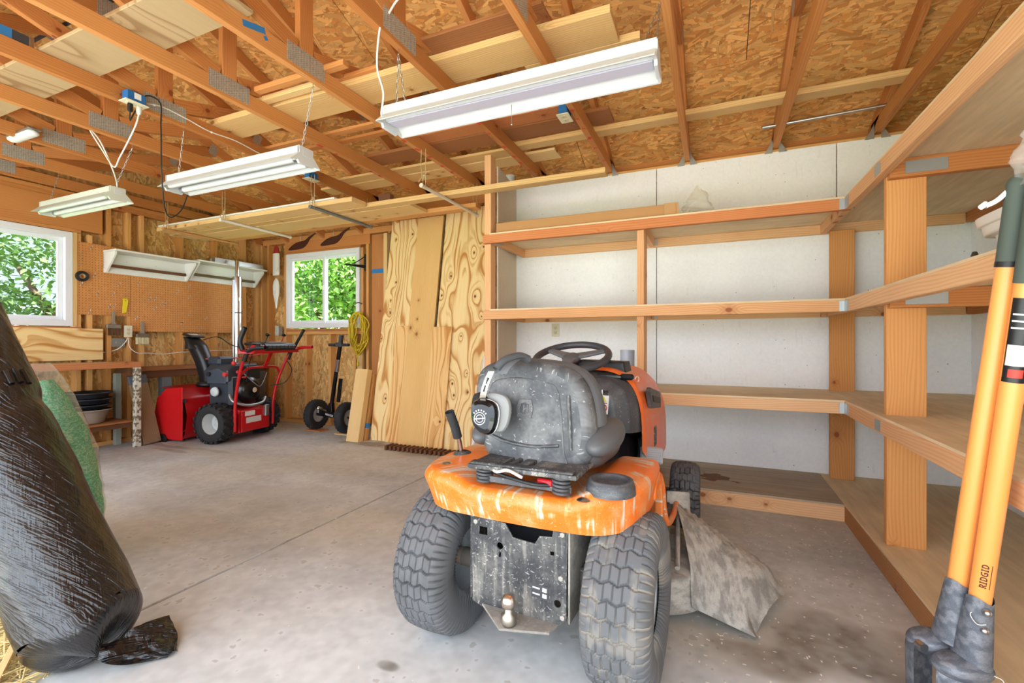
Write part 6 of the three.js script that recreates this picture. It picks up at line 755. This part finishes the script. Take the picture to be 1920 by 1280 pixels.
// ---------------------------------------------------------------- post hole digger
{
  const o = thing('post_hole_digger', 'post hole digger with two orange handles and muddy steel blades leaning on the shelf rail', 'post hole digger'); const or = std('#f3a052', 0.35), steel = std('#ffffff', 0.55, { map: dirtTex(431, [92, 97, 106], [158, 160, 164], 0.7, 0), metalness: 0.35, side: THREE.DoubleSide });
  const a0 = V3(0.606, 0.354, -1.625), a1 = V3(0.659, 1.233, -1.501), a2 = V3(0.662, 1.408, -1.463), b0 = V3(0.634, 0.332, -1.583), b1 = V3(0.655, 0.937, -1.492), b2 = V3(0.671, 1.176, -1.456);
  const up = (p, q, s) => p.clone().lerp(q, s).toArray();
  const H1 = mesh('handle', pipe(a0.toArray(), a1.toArray(), 0.0225, 26), or, o), H2 = mesh('handle', pipe(b0.toArray(), b2.clone().toArray(), 0.0225, 26), or, o);
  mesh('grip', merge([pipe(a1.toArray(), a2.toArray(), 0.0245, 26), at(new THREE.SphereGeometry(0.0245, 18, 12), ...a2.toArray())]), std('#4b554c', 0.75), o); mesh('grip_collar', pipe(up(a0, a1, 0.985), up(a0, a1, 1.0), 0.0252, 26), M.black, o); mesh('grip', merge([pipe(b2.toArray(), [0.677, 1.44, -1.408], 0.0245, 26)]), std('#4b554c', 0.75), o);
  // printed label and brand lettering on the second handle
  const ax = b2.clone().sub(b0).normalize(), toCam = V3(0, 1.04, 0).sub(b1); toCam.addScaledVector(ax, -toCam.dot(ax)).normalize(); const lat = ax.clone().cross(toCam).normalize();
  const onH = (g, y) => { const P = b0.clone().addScaledVector(ax, y); const p = g.attributes.position; for (let i = 0; i < p.count; i++) { const th = p.getX(i) / 0.0228, r = 0.0227 + p.getZ(i); const v = P.clone().addScaledVector(ax, p.getY(i)).addScaledVector(toCam, Math.cos(th) * r).addScaledVector(lat, Math.sin(th) * r); p.setXYZ(i, v.x, v.y, v.z); } g.computeVertexNormals(); return g; };
  const patch = (w, h, z) => { const g = new THREE.PlaneGeometry(w, h, 14, 2); g.translate(0, 0, z); return g; };
  const lb = lab(mesh('label', onH(patch(0.046, 0.2, 0.0004), 0.72), std('#17181a', 0.4, { side: THREE.DoubleSide }), o), 'black label with white print'); mesh('label_panel', onH(patch(0.038, 0.05, 0.0008).translate(0, -0.035, 0), 0.72), std('#d9cfc4', 0.5, { side: THREE.DoubleSide }), lb); mesh('label_badge', onH(patch(0.026, 0.02, 0.0008).translate(0.002, -0.078, 0), 0.72), std('#c8392b', 0.5, { side: THREE.DoubleSide }), lb); for (let k = 0; k < 3; k++) mesh('label_print', onH(patch(0.034, 0.004, 0.0008).translate(0, 0.03 + k * 0.016, 0), 0.72), std('#d8d8d8', 0.5, { side: THREE.DoubleSide }), lb);
  const tg = new TextGeometry('RIDGID', { font: globalThis.__font, size: 0.0135, depth: 0.0004, curveSegments: 3 }); tg.rotateZ(Math.PI / 2); tg.translate(0.008, 0.085, 0.0002); lab(mesh('lettering', onH(tg, 0), std('#5a1e14', 0.6), o), 'dark red lettering RIDGID'); mesh('lettering_line', onH(patch(0.0015, 0.066, 0.0005).translate(0.014, 0.118, 0), 0), std('#5a1e14', 0.6, { side: THREE.DoubleSide }), o);
  // sockets and blades
  const sock = (p, ax2, r0, r1, L, m) => { const d = ax2.clone().normalize(), x = V3(1, 0, 0).addScaledVector(d, -d.x).normalize(), y = d.clone().cross(x); return grid((u, v) => { const a = u * 6.28318, r = lerp(r0, r1, v) * (1 + 0.06 * Math.sin(a * 2 + 1) * (1 - v)); const q = p.clone().addScaledVector(d, -v * L + (v < 0.1 ? 0.008 * Math.sin(a * 2) : 0)).addScaledVector(x, Math.cos(a) * r).addScaledVector(y, Math.sin(a) * r * (1 + 0.25 * v)); return q.toArray(); }, 32, 14, true); };
  mesh('socket', sock(a0.clone().addScaledVector(a1.clone().sub(a0).normalize(), 0.045), a1.clone().sub(a0), 0.026, 0.036, 0.17), steel, o); mesh('socket', sock(b0.clone().addScaledVector(ax, 0.05), ax, 0.026, 0.04, 0.18), steel, o);
  const blade = (c, turn, w, h) => { const g = grid((u, v) => { const a = (u - 0.5) * 2.1, r = w, y = h * (1 - v), k = v < 0.2 ? Math.sin(v / 0.2 * 1.5708) : 1 - 0.12 * (v - 0.2); return [Math.sin(a) * r * (0.55 + 0.45 * k), y, (Math.cos(a) - 0.4) * r * (0.35 + 0.65 * k)]; }, 24, 24); g.rotateY(turn); g.translate(...c); return g; };
  mesh('blade', blade([0.60, 0.002, -1.59], 0.35, 0.075, 0.2), steel, o); mesh('blade', blade([0.555, 0.002, -1.66], -2.2, 0.075, 0.22), steel, o);
  mesh('shoulder', at(new THREE.SphereGeometry(0.06, 24, 14), 0.604, 0.185, -1.585, 0, 0.3, 0, [1.15, 0.55, 0.8]), steel, o); mesh('shoulder', at(new THREE.SphereGeometry(0.055, 24, 14), 0.56, 0.2, -1.655, 0, 0.3, 0, [1.0, 0.6, 0.8]), steel, o);
  for (const [y, m] of [[0.03, 0], [-0.02, 0]]) { const P = b0.clone().addScaledVector(ax, y).addScaledVector(toCam, 0.033).addScaledVector(lat, 0.016); mesh('bolt', at(new THREE.SphereGeometry(0.009, 14, 10), ...P.toArray()), M.steel, o); } mesh('pivot_bolt', at(new THREE.CylinderGeometry(0.011, 0.011, 0.02, 16), 0.527, 0.205, -1.61, Math.PI / 2, 0.4), M.steel, o);
  mesh('twine_bit', merge([tube([[0.625, 0.35, -1.56], [0.61, 0.34, -1.56], [0.62, 0.32, -1.55], [0.635, 0.325, -1.545]], 0.0012, 14, 5), tube([[0.65, 0.2, -1.545], [0.665, 0.195, -1.54], [0.662, 0.175, -1.535], [0.67, 0.19, -1.53]], 0.0012, 14, 5)]), std('#d8d2c2', 0.8), o);
}
{ // bag over the top of the digger handles
  const N = makeNoise(441), g = grid((u, v) => { const a = u * 6.28318, r = 0.055 * (0.35 + 0.65 * Math.sin(Math.min(1, v * 1.25) * 2.4)) * (1 + 0.5 * (N.fbm(u, v, 7, 6, 3) - 0.5) * 2); return [Math.cos(a) * r * 1.1, 0.2 * (1 - v), Math.sin(a) * r * 0.8]; }, 40, 26, true);
  const b = solo('clear_bag', g, (() => { const m = filmClear.clone(); m.side = THREE.DoubleSide; return m; })(), 'clear plastic bag caught over the top of the digger handle', 'bag'); b.scale.setScalar(0.72); b.position.set(0.69, 1.4, -1.44);
  const h = thing('white_hook', 'small white plastic hook under the clear bag', 'hook', [0.632, 1.375, -1.47]); mesh('hook_body', tube([[-0.03, -0.01, 0], [-0.01, 0.0, 0], [0.01, 0.02, 0], [0.03, 0.04, 0]], 0.006, 12, 8), M.white, h); mesh('hook_tip', at(box(0.02, 0.012, 0.008, 0.003), -0.033, -0.008, 0, 0, 0, 0.7), M.white, h);
}
// ---------------------------------------------------------------- trees and house outside the windows
{
  const leafM = c => new THREE.MeshPhysicalMaterial({ color: c, roughness: 0.7, transmission: 0.35, thickness: 0, side: THREE.DoubleSide }), bark = std('#5a4a3c', 0.9);
  const greens = [leafM('#6c983a'), leafM('#7dac42'), leafM('#557c38')];
  const crown = (blobs, n, size, seed) => { const q = rngOf(seed), P = [], U = []; const X = V3(), Y = V3(), Z = V3();
    for (let i = 0; i < n; i++) { const b = blobs[Math.floor(q() * blobs.length)], a = q() * 6.283, h = q() * 2 - 1, r = Math.cbrt(0.25 + 0.75 * q()), s = Math.sqrt(1 - h * h), c = V3(b[0] + Math.cos(a) * s * r * b[3], b[1] + h * r * b[3] * (b[4] ?? 0.85), b[2] + Math.sin(a) * s * r * b[3]); if (c.y < 0.1) continue;
      X.set(q() - 0.5, (q() - 0.7) * 0.8, q() - 0.5).normalize(); Y.set(q() - 0.5, 0.6 + q(), q() - 0.5).cross(X).normalize(); Z.copy(X).cross(Y); const l = size * (0.6 + 0.8 * q()), w = l * 0.5;
      const T = c.clone().addScaledVector(X, l), A = c.clone().addScaledVector(X, l * 0.45).addScaledVector(Y, w * 0.6).addScaledVector(Z, w * 0.14), B = c.clone().addScaledVector(X, l * 0.45).addScaledVector(Y, -w * 0.6).addScaledVector(Z, w * 0.14);
      P.push(...c.toArray(), ...A.toArray(), ...T.toArray(), ...c.toArray(), ...T.toArray(), ...B.toArray()); }
    const g = new THREE.BufferGeometry(); g.setAttribute('position', new THREE.BufferAttribute(new Float32Array(P), 3)); g.computeVertexNormals(); g.setAttribute('uv', new THREE.BufferAttribute(new Float32Array(P.length / 3 * 2), 2)); return g; };
  const tree = (label, x, z, h, blobs, n, size, seed, m) => { const o = thing('garden_tree', label, 'tree', [x, -0.21, z], 0, 'trees outside the windows'); mesh('trunk', merge([cone([0, 0, 0], [0.1, h * 0.55, 0.05], 0.12, 0.07, 12), cone([0.1, h * 0.5, 0.05], [0.5, h * 0.8, -0.3], 0.06, 0.03, 8), cone([0.1, h * 0.45, 0.05], [-0.5, h * 0.75, 0.3], 0.06, 0.03, 8)]), bark, o); const f = mesh('foliage', crown(blobs, n, size, seed), m, o); f.userData.kind = 'stuff'; return o; };
  tree('dense bright green tree close behind the small window', -7.6, -7.4, 3.6, [[0, 2.2, 0, 1.5], [0.9, 1.5, 0.3, 1.1], [-1, 2.6, 0.2, 1.3], [0.3, 3.2, -0.3, 1.4], [1.5, 2.6, 0.2, 1.1]], 16000, 0.11, 501, greens[1]);
  tree('broad leafy tree filling the right pane of the small window', -5.9, -7.9, 4, [[0, 2.0, 0, 1.4], [-0.8, 2.8, 0.3, 1.2], [0.7, 2.9, 0, 1.3], [0, 1.2, 0.3, 1.0]], 12000, 0.1, 502, greens[0]);
  tree('tall shady tree farther behind the small window', -9.5, -10.5, 6, [[0, 3, 0, 2.2], [1.5, 4, 0, 1.8], [-1, 2, 0.4, 1.6], [2.6, 2.2, 0, 1.6]], 12000, 0.14, 503, greens[2]);
  tree('loose pale green tree in front of the left window', -8.6, -3.5, 3.2, [[0, 2.1, 0, 0.95], [0.2, 2.8, 0.5, 0.8], [-0.5, 1.5, 0.5, 0.7], [0.1, 1.6, -0.5, 0.7], [0, 2.6, -0.7, 0.7], [-0.2, 0.8, 0.1, 0.7]], 8500, 0.1, 504, greens[2]);
  tree('hedge-like bush low outside the left window', -10.5, -4.6, 1.4, [[0, 0.7, 0, 0.7], [0, 0.8, 1, 0.7], [0.2, 0.6, -0.9, 0.7]], 5000, 0.09, 505, greens[2]);
  const h = thing('neighbour_house', 'pale blue-grey house across the garden behind the left window', 'house', [-17, -0.21, -7]); const sid = std('#56656d', 0.8);
  for (let k = 0; k < 28; k++) mesh('siding_board', slabG([0, k * 0.2, -5], [0.05 + 0.012 * (k % 2), k * 0.2 + 0.199, 5], 0.004), sid, h); mesh('gable_wall', slabG([-5, 0, -5], [-0.01, 5.6, 5], 0.01), sid, h); for (const z of [-3, 0.5, 3]) { const w = mesh('window', slabG([0.06, 1.0, z - 0.55], [0.1, 2.2, z + 0.55], 0.01), M.vinyl, h); for (const s of [-1, 1]) mesh('pane', slabG([0.101, 1.07, z + s * 0.27 - 0.24], [0.106, 2.13, z + s * 0.27 + 0.24], 0.001), std('#5f7078', 0.15), w); }
  mesh('roof', (() => { const g = ext([[-5.6, 5.58], [0.6, 5.58], [-2.5, 7.4]], 11, 0.02); return g; })(), std('#6b6560', 0.9), h);
}
scene.traverse(o => { if (o.isMesh) o.castShadow = o.receiveShadow = true; });
renderer.render(scene, camera);
